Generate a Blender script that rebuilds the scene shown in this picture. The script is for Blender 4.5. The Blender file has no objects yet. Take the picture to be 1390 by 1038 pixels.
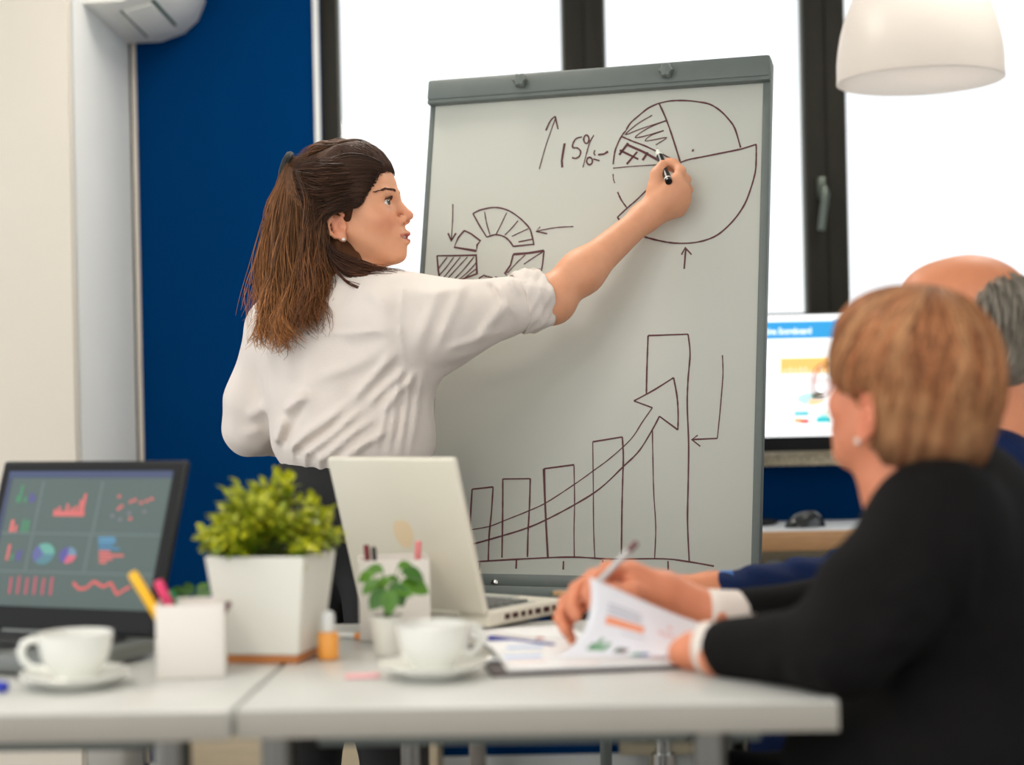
import bpy, bmesh, math, random
import numpy as np
from mathutils import Vector, Matrix

scene = bpy.context.scene
COL = scene.collection
random.seed(7)
RNG = np.random.default_rng(7)

# ------------------------------------------------------------------ camera
F_PX, CX, CY, CAM_Z = 2316.0, 695.0, 542.0, 1.09
ROLL = math.radians(1.2)
cam_data = bpy.data.cameras.new('camera')
cam = bpy.data.objects.new('camera', cam_data)
COL.objects.link(cam)
cam_data.sensor_width = 36.0
cam_data.lens = F_PX * 36.0 / 1390.0
cam_data.shift_y = (CY - 519.0) / 1390.0
cam_data.clip_start = 0.05
CR = Vector((math.cos(ROLL), 0, -math.sin(ROLL)))
CU = Vector((math.sin(ROLL), 0, math.cos(ROLL)))
CB = Vector((0, -1, 0))
m3 = Matrix((CR, CU, CB)).transposed()
cam.matrix_world = Matrix.Translation((0, 0, CAM_Z)) @ m3.to_4x4()
cam_data.dof.use_dof = True
cam_data.dof.focus_distance = 3.27
cam_data.dof.aperture_fstop = 1.8
scene.camera = cam

# ------------------------------------------------------------------ world, light, exposure
world = bpy.data.worlds.new('daylight')
scene.world = world
world.use_nodes = True
bg = world.node_tree.nodes['Background']
bg.inputs['Color'].default_value = (0.965, 0.985, 1.0, 1)
bg.inputs['Strength'].default_value = 1.25
scene.view_settings.view_transform = 'Standard'
scene.view_settings.look = 'None'
scene.view_settings.exposure = 0.12
scene.view_settings.gamma = 1.0
scene.view_settings.use_curve_mapping = False
CEILING_LAMP = 12.0

# ------------------------------------------------------------------ helpers
def lin(r, g, b):
    def f(v):
        v /= 255.0
        return v / 12.92 if v <= 0.04045 else ((v + 0.055) / 1.055) ** 2.4
    return (f(r), f(g), f(b), 1.0)

def ray(px, py):
    return CR * ((px - CX) / F_PX) + CU * (-(py - CY) / F_PX) + Vector((0, 1, 0))

def at(px, py, y):
    return Vector((0, 0, CAM_Z)) + ray(px, py) * y

def on_z(px, py, z):
    d = ray(px, py)
    return Vector((0, 0, CAM_Z)) + d * ((z - CAM_Z) / d.z)

def on_plane(px, py, p0, n):
    d = ray(px, py)
    o = Vector((0, 0, CAM_Z))
    return o + d * ((p0 - o).dot(n) / d.dot(n))

MATS = {}
def mat(name, col, rough=0.5, metal=0.0, var=0.0, vscale=8.0, bump=0.0, bscale=60.0, emit=0.0,
        coat=0.0, sheen=0.0, sss=0.0, alpha_mix=None, stretch=None, attr=None, spec=None):
    """Principled material with procedural colour variation and fine relief."""
    if name in MATS:
        return MATS[name]
    m = bpy.data.materials.new(name)
    m.use_nodes = True
    nt = m.node_tree
    b = nt.nodes['Principled BSDF']
    b.inputs['Base Color'].default_value = col
    b.inputs['Roughness'].default_value = rough
    b.inputs['Metallic'].default_value = metal
    if spec is not None:
        b.inputs['Specular IOR Level'].default_value = spec
    if coat:
        b.inputs['Coat Weight'].default_value = coat
    if sheen:
        b.inputs['Sheen Weight'].default_value = sheen
    if sss:
        b.inputs['Subsurface Weight'].default_value = sss
        b.inputs['Subsurface Radius'].default_value = (0.012, 0.005, 0.003)
        b.inputs['Subsurface Scale'].default_value = 0.6
    if emit:
        b.inputs['Emission Color'].default_value = col
        b.inputs['Emission Strength'].default_value = emit
    tc = nt.nodes.new('ShaderNodeTexCoord')
    mp = nt.nodes.new('ShaderNodeMapping')
    nt.links.new(tc.outputs['Object'], mp.inputs['Vector'])
    if stretch:
        mp.inputs['Scale'].default_value = stretch
    src = None
    if attr:
        a = nt.nodes.new('ShaderNodeAttribute')
        a.attribute_name = attr
        src = a.outputs['Color']
    if var or attr:
        nz = nt.nodes.new('ShaderNodeTexNoise')
        nz.inputs['Scale'].default_value = vscale
        nz.inputs['Detail'].default_value = 5
        nt.links.new(mp.outputs['Vector'], nz.inputs['Vector'])
        mr = nt.nodes.new('ShaderNodeMapRange')
        mr.inputs[1].default_value = 0.3
        mr.inputs[2].default_value = 0.7
        mr.inputs[3].default_value = 1 - var
        mr.inputs[4].default_value = 1 + var
        nt.links.new(nz.outputs['Fac'], mr.inputs[0])
        mx = nt.nodes.new('ShaderNodeVectorMath')
        mx.operation = 'SCALE'
        if src is not None:
            nt.links.new(src, mx.inputs[0])
        else:
            mx.inputs[0].default_value = col[:3]
        nt.links.new(mr.outputs[0], mx.inputs['Scale'])
        nt.links.new(mx.outputs[0], b.inputs['Base Color'])
        if emit:
            nt.links.new(mx.outputs[0], b.inputs['Emission Color'])
    if bump:
        n2 = nt.nodes.new('ShaderNodeTexNoise')
        n2.inputs['Scale'].default_value = bscale
        n2.inputs['Detail'].default_value = 4
        nt.links.new(mp.outputs['Vector'], n2.inputs['Vector'])
        bp = nt.nodes.new('ShaderNodeBump')
        bp.inputs['Strength'].default_value = bump
        bp.inputs['Distance'].default_value = 0.004
        nt.links.new(n2.outputs['Fac'], bp.inputs['Height'])
        nt.links.new(bp.outputs['Normal'], b.inputs['Normal'])
    MATS[name] = m
    return m

def glass_mat(name, tint=(1, 1, 1, 1), gloss=0.06, rough=0.02):
    if name in MATS:
        return MATS[name]
    m = bpy.data.materials.new(name)
    m.use_nodes = True
    nt = m.node_tree
    out = nt.nodes['Material Output']
    nt.nodes.remove(nt.nodes['Principled BSDF'])
    t = nt.nodes.new('ShaderNodeBsdfTransparent')
    t.inputs['Color'].default_value = tint
    g = nt.nodes.new('ShaderNodeBsdfGlossy')
    g.inputs['Roughness'].default_value = rough
    mx = nt.nodes.new('ShaderNodeMixShader')
    mx.inputs[0].default_value = gloss
    nt.links.new(t.outputs[0], mx.inputs[1])
    nt.links.new(g.outputs[0], mx.inputs[2])
    nt.links.new(mx.outputs[0], out.inputs['Surface'])
    MATS[name] = m
    return m

def tag(o, label=None, cat=None, group=None, kind=None):
    if label: o['label'] = label
    if cat: o['category'] = cat
    if group: o['group'] = group
    if kind: o['kind'] = kind
    return o

def thing(name, loc=(0, 0, 0), rotz=0.0, label=None, cat=None, group=None, kind=None, mtx=None):
    o = bpy.data.objects.new(name, None)
    o.empty_display_size = 0.05
    COL.objects.link(o)
    o.matrix_world = mtx if mtx is not None else Matrix.Translation(Vector(loc)) @ Matrix.Rotation(rotz, 4, 'Z')
    o['mw'] = [x for r in o.matrix_world for x in r]
    return tag(o, label, cat, group, kind)

def world_mtx(o):
    if o is None:
        return Matrix.Identity(4)
    v = o.get('mw')
    if v is None:
        return world_mtx(o.parent) @ o.matrix_basis
    return Matrix([list(v[i * 4:i * 4 + 4]) for i in range(4)])

class MB:
    """collects shapes into one mesh"""
    def __init__(self):
        self.v = []; self.f = []
    def add(self, vs, fs):
        n = len(self.v)
        self.v += [tuple(p) for p in vs]
        self.f += [tuple(i + n for i in f) for f in fs]
        return self
    def box(self, c, s, bev=0.0, seg=2, rot=None, taper=None):
        bm = bmesh.new()
        bmesh.ops.create_cube(bm, size=1.0)
        for v in bm.verts:
            k = 1.0
            if taper and v.co.z < 0: k = taper
            v.co = Vector((v.co.x * s[0] * k, v.co.y * s[1] * k, v.co.z * s[2]))
        if bev > 0:
            bmesh.ops.bevel(bm, geom=bm.edges[:], offset=bev, segments=seg, profile=0.5, affect='EDGES')
        bm.verts.ensure_lookup_table()
        vs = []
        for v in bm.verts:
            p = v.co.copy()
            if rot is not None: p = rot @ p
            vs.append(p + Vector(c))
        fs = [[v.index for v in f.verts] for f in bm.faces]
        bm.free()
        return self.add(vs, fs)
    def lathe(self, prof, seg=40, c=(0, 0, 0)):
        vs, fs = [], []
        for r, z in prof:
            for i in range(seg):
                a = 2 * math.pi * i / seg
                vs.append((c[0] + r * math.cos(a), c[1] + r * math.sin(a), c[2] + z))
        for j in range(len(prof) - 1):
            for i in range(seg):
                k = (i + 1) % seg
                fs.append((j * seg + i, j * seg + k, (j + 1) * seg + k, (j + 1) * seg + i))
        if prof[0][0] > 1e-6: fs.append(tuple(reversed(range(seg))))
        if prof[-1][0] > 1e-6: fs.append(tuple((len(prof) - 1) * seg + i for i in range(seg)))
        return self.add(vs, fs)
    def tube(self, pts, r, seg=10, flat=None, up=None):
        pts = [Vector(p) for p in pts]
        n = len(pts)
        rs = r if hasattr(r, '__len__') else [r] * n
        vs, fs = [], []
        t0 = (pts[1] - pts[0]).normalized()
        ref = Vector(up) if up is not None else (Vector((0, 0, 1)) if abs(t0.z) < 0.9 else Vector((1, 0, 0)))
        N = (ref - t0 * ref.dot(t0)).normalized()
        for i in range(n):
            t = (pts[min(i + 1, n - 1)] - pts[max(i - 1, 0)]).normalized()
            N = N - t * N.dot(t)
            N = N.normalized() if N.length > 1e-6 else Vector((1, 0, 0))
            B = t.cross(N)
            for k in range(seg):
                a = 2 * math.pi * k / seg
                vs.append(pts[i] + (N * math.cos(a) * (flat if flat else 1) + B * math.sin(a)) * rs[i])
        for i in range(n - 1):
            for k in range(seg):
                q = (k + 1) % seg
                fs.append((i * seg + k, i * seg + q, (i + 1) * seg + q, (i + 1) * seg + k))
        fs.append(tuple(reversed(range(seg))))
        fs.append(tuple((n - 1) * seg + k for k in range(seg)))
        return self.add(vs, fs)
    def grid(self, fn, nu, nv, thick=0.0):
        """surface fn(u,v)->Vector, optional thickness along the normal"""
        P = [[Vector(fn(i / nu, j / nv)) for j in range(nv + 1)] for i in range(nu + 1)]
        vs = [p for r in P for p in r]
        W = nv + 1
        fs = [(i * W + j, (i + 1) * W + j, (i + 1) * W + j + 1, i * W + j + 1) for i in range(nu) for j in range(nv)]
        if thick:
            nrm = []
            for i in range(nu + 1):
                for j in range(nv + 1):
                    a = P[min(i + 1, nu)][j] - P[max(i - 1, 0)][j]
                    b = P[i][min(j + 1, nv)] - P[i][max(j - 1, 0)]
                    nrm.append(a.cross(b).normalized())
            n = len(vs)
            vs2 = [v - q * thick for v, q in zip(vs, nrm)]
            fs2 = [tuple(x + n for x in reversed(f)) for f in fs]
            rim = [i * W for i in range(nu + 1)] + [nu * W + j for j in range(1, nv + 1)] + \
                  [i * W + nv for i in range(nu - 1, -1, -1)] + [j for j in range(nv - 1, 0, -1)]
            fr = [(rim[k], rim[k - 1], rim[k - 1] + n, rim[k] + n) for k in range(len(rim))]
            vs, fs = vs + vs2, fs + fs2 + fr
        return self.add(vs, fs)
    def build(self, name, material, parent=None, world=False, smooth=True, auto=40):
        vs = self.v
        if world and parent is not None:
            inv = world_mtx(parent).inverted()
            vs = [inv @ Vector(p) for p in vs]
        me = bpy.data.meshes.new(name)
        me.from_pydata([tuple(p) for p in vs], [], self.f)
        me.materials.append(material)
        o = bpy.data.objects.new(name, me)
        COL.objects.link(o)
        bm = bmesh.new(); bm.from_mesh(me)
        bmesh.ops.recalc_face_normals(bm, faces=bm.faces[:])
        if smooth:
            lim = math.radians(auto)
            for f in bm.faces: f.smooth = True
            for e in bm.edges:
                if len(e.link_faces) == 2 and e.calc_face_angle(0) > lim: e.smooth = False
        bm.to_mesh(me); bm.free()
        if parent is not None:
            o.parent = parent
        return o

def rbox(name, c, s, m, parent=None, bev=0.004, rot=None, world=False, taper=None, seg=2):
    return MB().box(c, s, bev, seg, rot, taper).build(name, m, parent, world)

def dup(root, loc, rotz=0.0, label=None):
    r = root.copy(); COL.objects.link(r)
    r.matrix_world = Matrix.Translation(Vector(loc)) @ Matrix.Rotation(rotz, 4, 'Z')
    r['mw'] = [x for q in r.matrix_world for x in q]
    if label: r['label'] = label
    for ch in list(root.children):
        c = ch.copy(); COL.objects.link(c); c.parent = r
        for g in list(ch.children):
            d = g.copy(); COL.objects.link(d); d.parent = c
    return r

def text_mesh(name, s, size, m, parent, mtx, extrude=0.0003, width=1.0, bold=0.0):
    cu = bpy.data.curves.new(name, 'FONT')
    cu.body = s; cu.size = size; cu.extrude = extrude; cu.offset = bold
    cu.resolution_u = 3
    tmp = bpy.data.objects.new(name + '_tmp', cu)
    COL.objects.link(tmp)
    dg = bpy.context.evaluated_depsgraph_get()
    me = bpy.data.meshes.new_from_object(tmp.evaluated_get(dg))
    bpy.data.objects.remove(tmp)
    me.name = name
    for v in me.vertices:
        v.co = mtx @ Vector((v.co.x * width, v.co.y, v.co.z))
    me.materials.clear(); me.materials.append(m)
    o = bpy.data.objects.new(name, me); COL.objects.link(o)
    o.parent = parent
    return o

# common materials
M_white_plastic = mat('white_plastic', lin(240, 240, 234), 0.35, var=0.02)
M_black_plastic = mat('black_plastic', lin(9, 10, 11), 0.5, spec=0.3, var=0.1, vscale=20)
M_chrome = mat('brushed_chrome', lin(200, 200, 196), 0.25, 1.0, var=0.05, stretch=(40, 40, 2))
M_grey_metal = mat('grey_powder_coat', lin(104, 112, 108), 0.5, 0.1, var=0.04, vscale=30)
M_wood = mat('beech_wood', lin(196, 150, 104), 0.5, var=0.12, vscale=6, stretch=(2, 14, 14))
M_ceramic = mat('white_ceramic', lin(232, 232, 224), 0.18, coat=0.4, var=0.015)
M_paper = mat('white_paper', lin(236, 236, 236), 0.8, var=0.015, bump=0.05)
# ------------------------------------------------------------------ room shell
WY = 4.85                                    # inner face of the window wall
M_blue = mat('blue_wall_paint', lin(0, 54, 106), 0.95, spec=0.03, var=0.05, vscale=3, bump=0.12, bscale=180)
M_white_wall = mat('white_wall_paint', lin(236, 238, 236), 0.8, var=0.02, vscale=3, bump=0.1, bscale=160)
M_beige_wall = mat('cream_wall_paint', lin(226, 218, 204), 0.8, var=0.02, vscale=3, bump=0.1, bscale=160)
M_ceiling = mat('ceiling_white', lin(235, 235, 230), 0.9, var=0.02)
M_floor = mat('grey_floor', lin(120, 112, 104), 0.5, var=0.12, vscale=5, bump=0.1)
M_frame = mat('dark_olive_frame', lin(36, 34, 27), 0.6, spec=0.2, var=0.08, vscale=12, stretch=(6, 6, 1))
M_gasket = mat('rubber_gasket', lin(120, 122, 116), 0.5, var=0.03)
M_glass = glass_mat('window_glass', (0.985, 0.995, 1.0, 1), 0.04)
M_granite = mat('speckled_granite', lin(206, 190, 158), 0.35, var=0.5, vscale=150)

def wx(px, py=200, y=WY):
    return at(px, py, y).x

XL = at(180, 300, WY).x                      # corner between blue wall and white return
YP = 4.20                                    # front face of the cream pier
X_w0 = wx(437)
SILL = 0.925
TOPW = 2.42
CEIL = 2.62
XR = 3.2
XW = 2.15                                    # right end of the window band

def struct(o, label=None):
    o['kind'] = 'structure'
    if label: o['label'] = label
    return o

struct(rbox('floor', (0.5, 2.2, -0.03), (5.8, 6.4, 0.06), M_floor, bev=0), 'grey floor of the meeting room')
struct(rbox('ceiling', (0.5, 2.2, CEIL + 0.03), (5.8, 6.4, 0.06), M_ceiling, bev=0), 'white ceiling of the meeting room')
wb = MB()
xa, xb = XL - 0.02, X_w0
wb.box(((xa + xb) / 2, WY + 0.12, CEIL / 2), (xb - xa, 0.24, CEIL))
wb.box(((xb + XW) / 2, WY + 0.12, SILL / 2 - 0.02), (XW - xb, 0.24, SILL - 0.04))
wb.box(((xb + XW) / 2, WY + 0.12, (TOPW + CEIL) / 2), (XW - xb, 0.24, CEIL - TOPW))
wb.box(((XW + XR) / 2, WY + 0.12, CEIL / 2), (XR - XW, 0.24, CEIL))
struct(wb.build('wall_back', M_blue, smooth=False), 'deep blue painted wall around the bright windows')
struct(rbox('wall_left', (XL - 0.06, (YP + WY) / 2 + 0.015, CEIL / 2), (0.12, WY - YP - 0.03, CEIL), M_white_wall, bev=0),
       'white side of the wall pier next to the blue wall')
struct(rbox('wall_pier', (XL - 0.66, YP - 0.02, CEIL / 2), (1.32, 0.04, CEIL), M_beige_wall, bev=0),
       'cream face of the wall pier behind the dark laptop')
wr = MB()
ya, yb_, xr = 0.9, 4.3, XR + 0.06
wr.box((xr, (yb_ + WY) / 2, CEIL / 2), (0.12, WY - yb_, CEIL))
wr.box((xr, (-1.0 + ya) / 2, CEIL / 2), (0.12, ya + 1.0, CEIL))
wr.box((xr, (ya + yb_) / 2, SILL / 2), (0.12, yb_ - ya, SILL))
wr.box((xr, (ya + yb_) / 2, (TOPW + CEIL) / 2), (0.12, yb_ - ya, CEIL - TOPW))
struct(wr.build('wall_right', M_white_wall, smooth=False), 'white side wall with an added wide window beyond the seated people')
struct(rbox('baseboard_back', ((XL + XR) / 2, WY - 0.008, 0.04), (XR - XL - 0.04, 0.016, 0.08), M_white_wall, bev=0.002))
# white corner trim between blue wall and first window
struct(rbox('trim_1', ((wx(428.5) + wx(436)) / 2, WY - 0.006, (SILL + TOPW) / 2), (wx(436) - wx(428.5), 0.016, TOPW - SILL), M_white_wall, bev=0.002),
       'thin white trim strip edging the blue wall')
# stone sill
st = struct(rbox('trim_2', ((X_w0 + XW) / 2, WY - 0.02, SILL - 0.017), (XW - X_w0 - 0.01, 0.25, 0.034), M_granite, bev=0.004),
            'speckled granite window sill behind the monitor')

def window(n, x0, x1, handle_px=None, label=''):
    yb = WY + 0.03
    t = thing('window_%d' % n, ((x0 + x1) / 2, yb, SILL), 0, label, None, None, 'structure')
    w, z0, z1 = 0.058, SILL, TOPW
    for nm, c, s in (('jamb', (x0 + w / 2, yb + 0.03, (z0 + z1) / 2), (w, 0.07, z1 - z0)),
                     ('jamb', (x1 - w / 2, yb + 0.03, (z0 + z1) / 2), (w, 0.07, z1 - z0)),
                     ('rail', ((x0 + x1) / 2, yb + 0.03, z0 + w / 2 + 0.01), (x1 - x0 - 2 * w, 0.066, w + 0.02)),
                     ('rail', ((x0 + x1) / 2, yb + 0.03, z1 - w / 2), (x1 - x0 - 2 * w, 0.066, w))):
        rbox(nm, c, s, M_frame, t, 0.006, world=True)
    g = 0.006
    gx0, gx1, gz0, gz1 = x0 + w, x1 - w, z0 + w + 0.02, z1 - w
    b = MB()
    b.box((gx0 + g / 2, yb + 0.035, (gz0 + gz1) / 2), (g, 0.03, gz1 - gz0))
    b.box((gx1 - g / 2, yb + 0.035, (gz0 + gz1) / 2), (g, 0.03, gz1 - gz0))
    b.box(((gx0 + gx1) / 2, yb + 0.035, gz0 + g / 2), (gx1 - gx0, 0.03, g))
    b.build('gasket', M_gasket, t, True)
    rbox('pane', ((gx0 + gx1) / 2, yb + 0.036, (gz0 + gz1) / 2), (gx1 - gx0, 0.006, gz1 - gz0), M_glass, t, 0, world=True)
    if handle_px:
        p = at(handle_px[0], handle_px[1], WY)
        hd = MB()
        hd.box((p.x, yb - 0.011, p.z), (0.026, 0.014, 0.062), 0.005)
        h = hd.build('handle', mat('bronze_handle', lin(92, 100, 92), 0.3, 0.8, var=0.05), t, True)
        MB().tube([(p.x, yb - 0.015, p.z), (p.x, yb - 0.05, p.z - 0.002), (p.x + 0.003, yb - 0.055, p.z - 0.02),
                   (p.x - 0.004, yb - 0.055, p.z - 0.07), (p.x - 0.012, yb - 0.055, p.z - 0.125)],
                  [0.008, 0.009, 0.011, 0.0105, 0.010], 12).build('lever', MATS['bronze_handle'], t, True)
    return t
window(1, X_w0 - 0.012, wx(796), None, 'dark framed window beside the blue wall')
window(2, wx(796), wx(1124), (1117, 254), 'dark framed window with a lever handle, behind the flipchart')
window(3, wx(1124), XW, None, 'dark framed window behind the pendant lamp and seated people')
w4 = thing('window_4', (xr, (ya + yb_) / 2, SILL), 0, 'unseen wide dark framed window added in the white side wall', None, None, 'structure')  # unseen window, added so daylight keeps entering from the right
for i in range(4):
    rbox('mullion', (xr, ya + 0.03 + (yb_ - ya - 0.06) * i / 3, (SILL + TOPW) / 2), (0.07, 0.06, TOPW - SILL), M_frame, w4, 0.005, world=True)
for z in (SILL + 0.03, TOPW - 0.03):
    rbox('rail', (xr, (ya + yb_) / 2, z), (0.066, yb_ - ya - 0.12, 0.06), M_frame, w4, 0.005, world=True)
for i in range(3):
    a_ = ya + 0.06 + (yb_ - ya - 0.06) * i / 3; b_ = ya + (yb_ - ya - 0.06) * (i + 1) / 3
    rbox('pane', (xr, (a_ + b_) / 2, (SILL + TOPW) / 2), (0.006, b_ - a_, TOPW - SILL - 0.12), M_glass, w4, 0, world=True)
# blind cord on the middle window
bc = MB().tube([at(972, 0, WY - 0.0), at(972.6, 60, WY - 0.0), at(973, 150, WY - 0.0)] and
               [Vector((wx(972), WY + 0.015, TOPW - 0.01)), Vector((wx(972), WY + 0.015, 1.9)), Vector((wx(972.5), WY + 0.015, 1.45))], 0.0012, 6)
o = bc.build('blind_cord', mat('cord_grey', lin(215, 225, 228), 0.7, var=0.03))
tag(o, 'thin pale blind cord hanging in the window behind the flipchart', 'cord')

# air conditioner on the white return wall
def air_conditioner():
    y0, y1 = 4.33, 4.82
    zb = at(178, 60, 4.82).z
    x = XL
    t = thing('air_conditioner', (x, (y0 + y1) / 2, zb), 0, 'white wall air conditioner above the blue wall corner', 'air conditioner')
    prof = [(0.0, 0.0), (0.10, 0.003), (0.165, 0.025), (0.205, 0.06), (0.226, 0.11), (0.232, 0.17), (0.225, 0.24), (0.20, 0.265), (0.0, 0.268)]
    vs, fs = [], []
    n = len(prof)
    for y in (y0, y0 + 0.008, y1 - 0.008, y1):
        k = 0.985 if y in (y0, y1) else 1.0
        for (a, b) in prof:
            vs.append((x + a * k, y, zb + 0.134 + (b - 0.134) * k))
    for j in range(3):
        for i in range(n):
            q = (i + 1) % n
            fs.append((j * n + i, j * n + q, (j + 1) * n + q, (j + 1) * n + i))
    fs.append(tuple(range(n))); fs.append(tuple(3 * n + i for i in reversed(range(n))))
    b = MB().add(vs, fs).build('body', M_white_plastic, t, True, auto=25)
    # outlet with louver under the front
    dk = mat('vent_shadow', lin(30, 70, 58), 0.6, var=0.1)
    def under(u):                        # point on the underside profile
        for (a, b), (c, d) in zip(prof, prof[1:]):
            if a <= u <= c and u < 0.22:
                k = (u - a) / (c - a)
                return b + (d - b) * k
        return 0
    for (u0, u1, ya, yb) in ((0.073, 0.080, 4.42, 4.74), (0.158, 0.166, 4.40, 4.70)):
        MB().box((x + (u0 + u1) / 2, (ya + yb) / 2, zb + under((u0 + u1) / 2) + 0.001), (u1 - u0, yb - ya, 0.006), 0.001).build('vent_slot', dk, t, True)
    rot = Matrix.Rotation(-math.radians(14), 3, 'Y')
    MB().box((x + 0.119, 4.575, zb + under(0.12) - 0.003), (0.074, 0.33, 0.006), 0.002, rot=rot).build('louver', M_white_plastic, t, True)
    MB().box((x + 0.119, 4.744, zb + under(0.12) - 0.002), (0.06, 0.006, 0.005), 0.001, rot=rot).build('vent_slot', dk, t, True)
air_conditioner()
tr = MB()
px = at(184, 400, WY)
tr.box((XL + 0.014, WY - 0.009, (2.125 + 0.08) / 2), (0.012, 0.018, 2.045), 0.003)
tag(tr.build('cable_duct', mat('cream_duct', lin(222, 212, 196), 0.5, var=0.02)), 'narrow cream cable duct running down the blue wall corner', 'duct')

# unseen ceiling light panels; rear pair added to brighten the white return wall
M_lamp = mat('lamp_diffuser', (1.0, 0.93, 0.84, 1), 0.5, emit=CEILING_LAMP, var=0.01)
def ceiling_light(x, y, label):
    t = thing('ceiling_light', (x, y, CEIL), 0, label, 'light', 'ceiling light panels')
    b = MB()
    for sx, sy, w, d in ((-0.31, 0, 0.02, 0.64), (0.31, 0, 0.02, 0.64), (0, -0.31, 0.6, 0.02), (0, 0.31, 0.6, 0.02)):
        b.box((sx, sy, -0.02), (w, d, 0.038), 0.003)
    b.build('frame', M_white_plastic, t)
    MB().box((0, 0, -0.017), (0.598, 0.598, 0.01)).build('diffuser', M_lamp, t)
for x, y in ((-1.15, 0.45), (-1.15, 1.65), (0.8, 0.45), (-0.3, 3.75), (1.2, 3.75)):
    ceiling_light(x, y, 'unseen square white light panel set in the ceiling')

# pendant lamp
def pendant():
    y = 4.0
    c = at(1249, 110, y)
    t = thing('pendant_lamp', c, 0, 'white dome pendant lamp hanging in front of the window', 'lamp')
    R = 112.0 / F_PX * y
    prof = [(R, 0.0), (R * 0.995, 0.015)]
    H = 0.265
    for i in range(1, 13):
        a = i / 12 * math.pi / 2
        prof.append((max(R * math.cos(a) ** 0.72, 0.022), 0.015 + H * math.sin(a) ** 1.05))
    inner = [(max(r - 0.004, 0.018), z - 0.002) for r, z in reversed(prof)]
    m = mat('opal_glass_shade', lin(246, 242, 236), 0.3, var=0.015, coat=0.2)
    b = m.node_tree.nodes['Principled BSDF']
    b.inputs['Subsurface Weight'].default_value = 0.0
    nt = m.node_tree
    tl = nt.nodes.new('ShaderNodeBsdfTranslucent'); tl.inputs['Color'].default_value = lin(248, 245, 242)
    mx = nt.nodes.new('ShaderNodeMixShader'); mx.inputs[0].default_value = 0.65
    nt.links.new(b.outputs[0], mx.inputs[1]); nt.links.new(tl.outputs[0], mx.inputs[2])
    nt.links.new(mx.outputs[0], nt.nodes['Material Output'].inputs['Surface'])
    MB().lathe(prof + inner, 56).build('shade', m, t)
    MB().lathe([(0.0, 0.275), (0.028, 0.275), (0.028, 0.31), (0.012, 0.33), (0.0, 0.33)], 20).build('cap', M_white_plastic, t)
    MB().lathe([(0.0, 0.27), (0.018, 0.26), (0.02, 0.20), (0.035, 0.16), (0.036, 0.14), (0.022, 0.112), (0.0, 0.105)], 20).build('bulb', mat('warm_bulb', (1.0, 0.97, 0.93, 1), 0.4, emit=1.6, var=0.01), t)
    MB().tube([(0, 0, 0.325), (0, 0, CEIL - c.z)], 0.004, 8).build('cord', M_white_plastic, t)
pendant()

# radiator under the window, desk, monitor, mouse
def radiator():
    x0, x1 = 0.28, 1.35
    M_rad = mat('cream_radiator', lin(190, 178, 150), 0.45, var=0.03)
    t = thing('radiator', ((x0 + x1) / 2, WY - 0.09, 0.1), 0, 'cream ribbed radiator below the desk by the window', 'radiator')
    rbox('panel', ((x0 + x1) / 2, WY - 0.07, 0.38), (x1 - x0, 0.05, 0.58), M_rad, t, 0.006, world=True)
    rbox('top_grille', ((x0 + x1) / 2, WY - 0.08, 0.675), (x1 - x0, 0.09, 0.02), M_rad, t, 0.004, world=True)
    n = 30
    me = None
    for i in range(n):
        x = x0 + 0.03 + (x1 - x0 - 0.06) * i / (n - 1)
        if me is None:
            r = MB().box((0, 0, 0), (0.018, 0.02, 0.50), 0.006).build('rib', M_rad, t)
            me = r.data
        else:
            r = bpy.data.objects.new('rib', me); COL.objects.link(r); r.parent = t
        r.location = world_mtx(t).inverted() @ Vector((x, WY - 0.104, 0.38))
    for x in (x0 + 0.1, x1 - 0.1):
        rbox('foot', (x, WY - 0.07, 0.045), (0.03, 0.05, 0.095), M_rad, t, 0.003, world=True)
radiator()

def desk():
    yf = 4.38
    M_top = mat('pale_desk_laminate', lin(214, 218, 222), 0.35, var=0.02)
    x0, x1 = -0.15, 1.45
    t = thing('desk', ((x0 + x1) / 2, 4.55, 0), 0, 'pale topped desk with wooden edge under the window', 'desk')
    rbox('desktop', ((x0 + x1) / 2, (yf + 4.70) / 2, 0.726), (x1 - x0, 4.70 - yf, 0.028), M_top, t, 0.002, world=True)
    rbox('front_edge', ((x0 + x1) / 2, yf - 0.008, 0.712), (x1 - x0, 0.016, 0.05), M_wood, t, 0.003, world=True)
    for x in (x0 + 0.04, x1 - 0.04):
        for y in (yf + 0.05, 4.66):
            rbox('leg', (x, y, 0.356), (0.04, 0.04, 0.712), M_chrome, t, 0.004, world=True)
desk()

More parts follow.
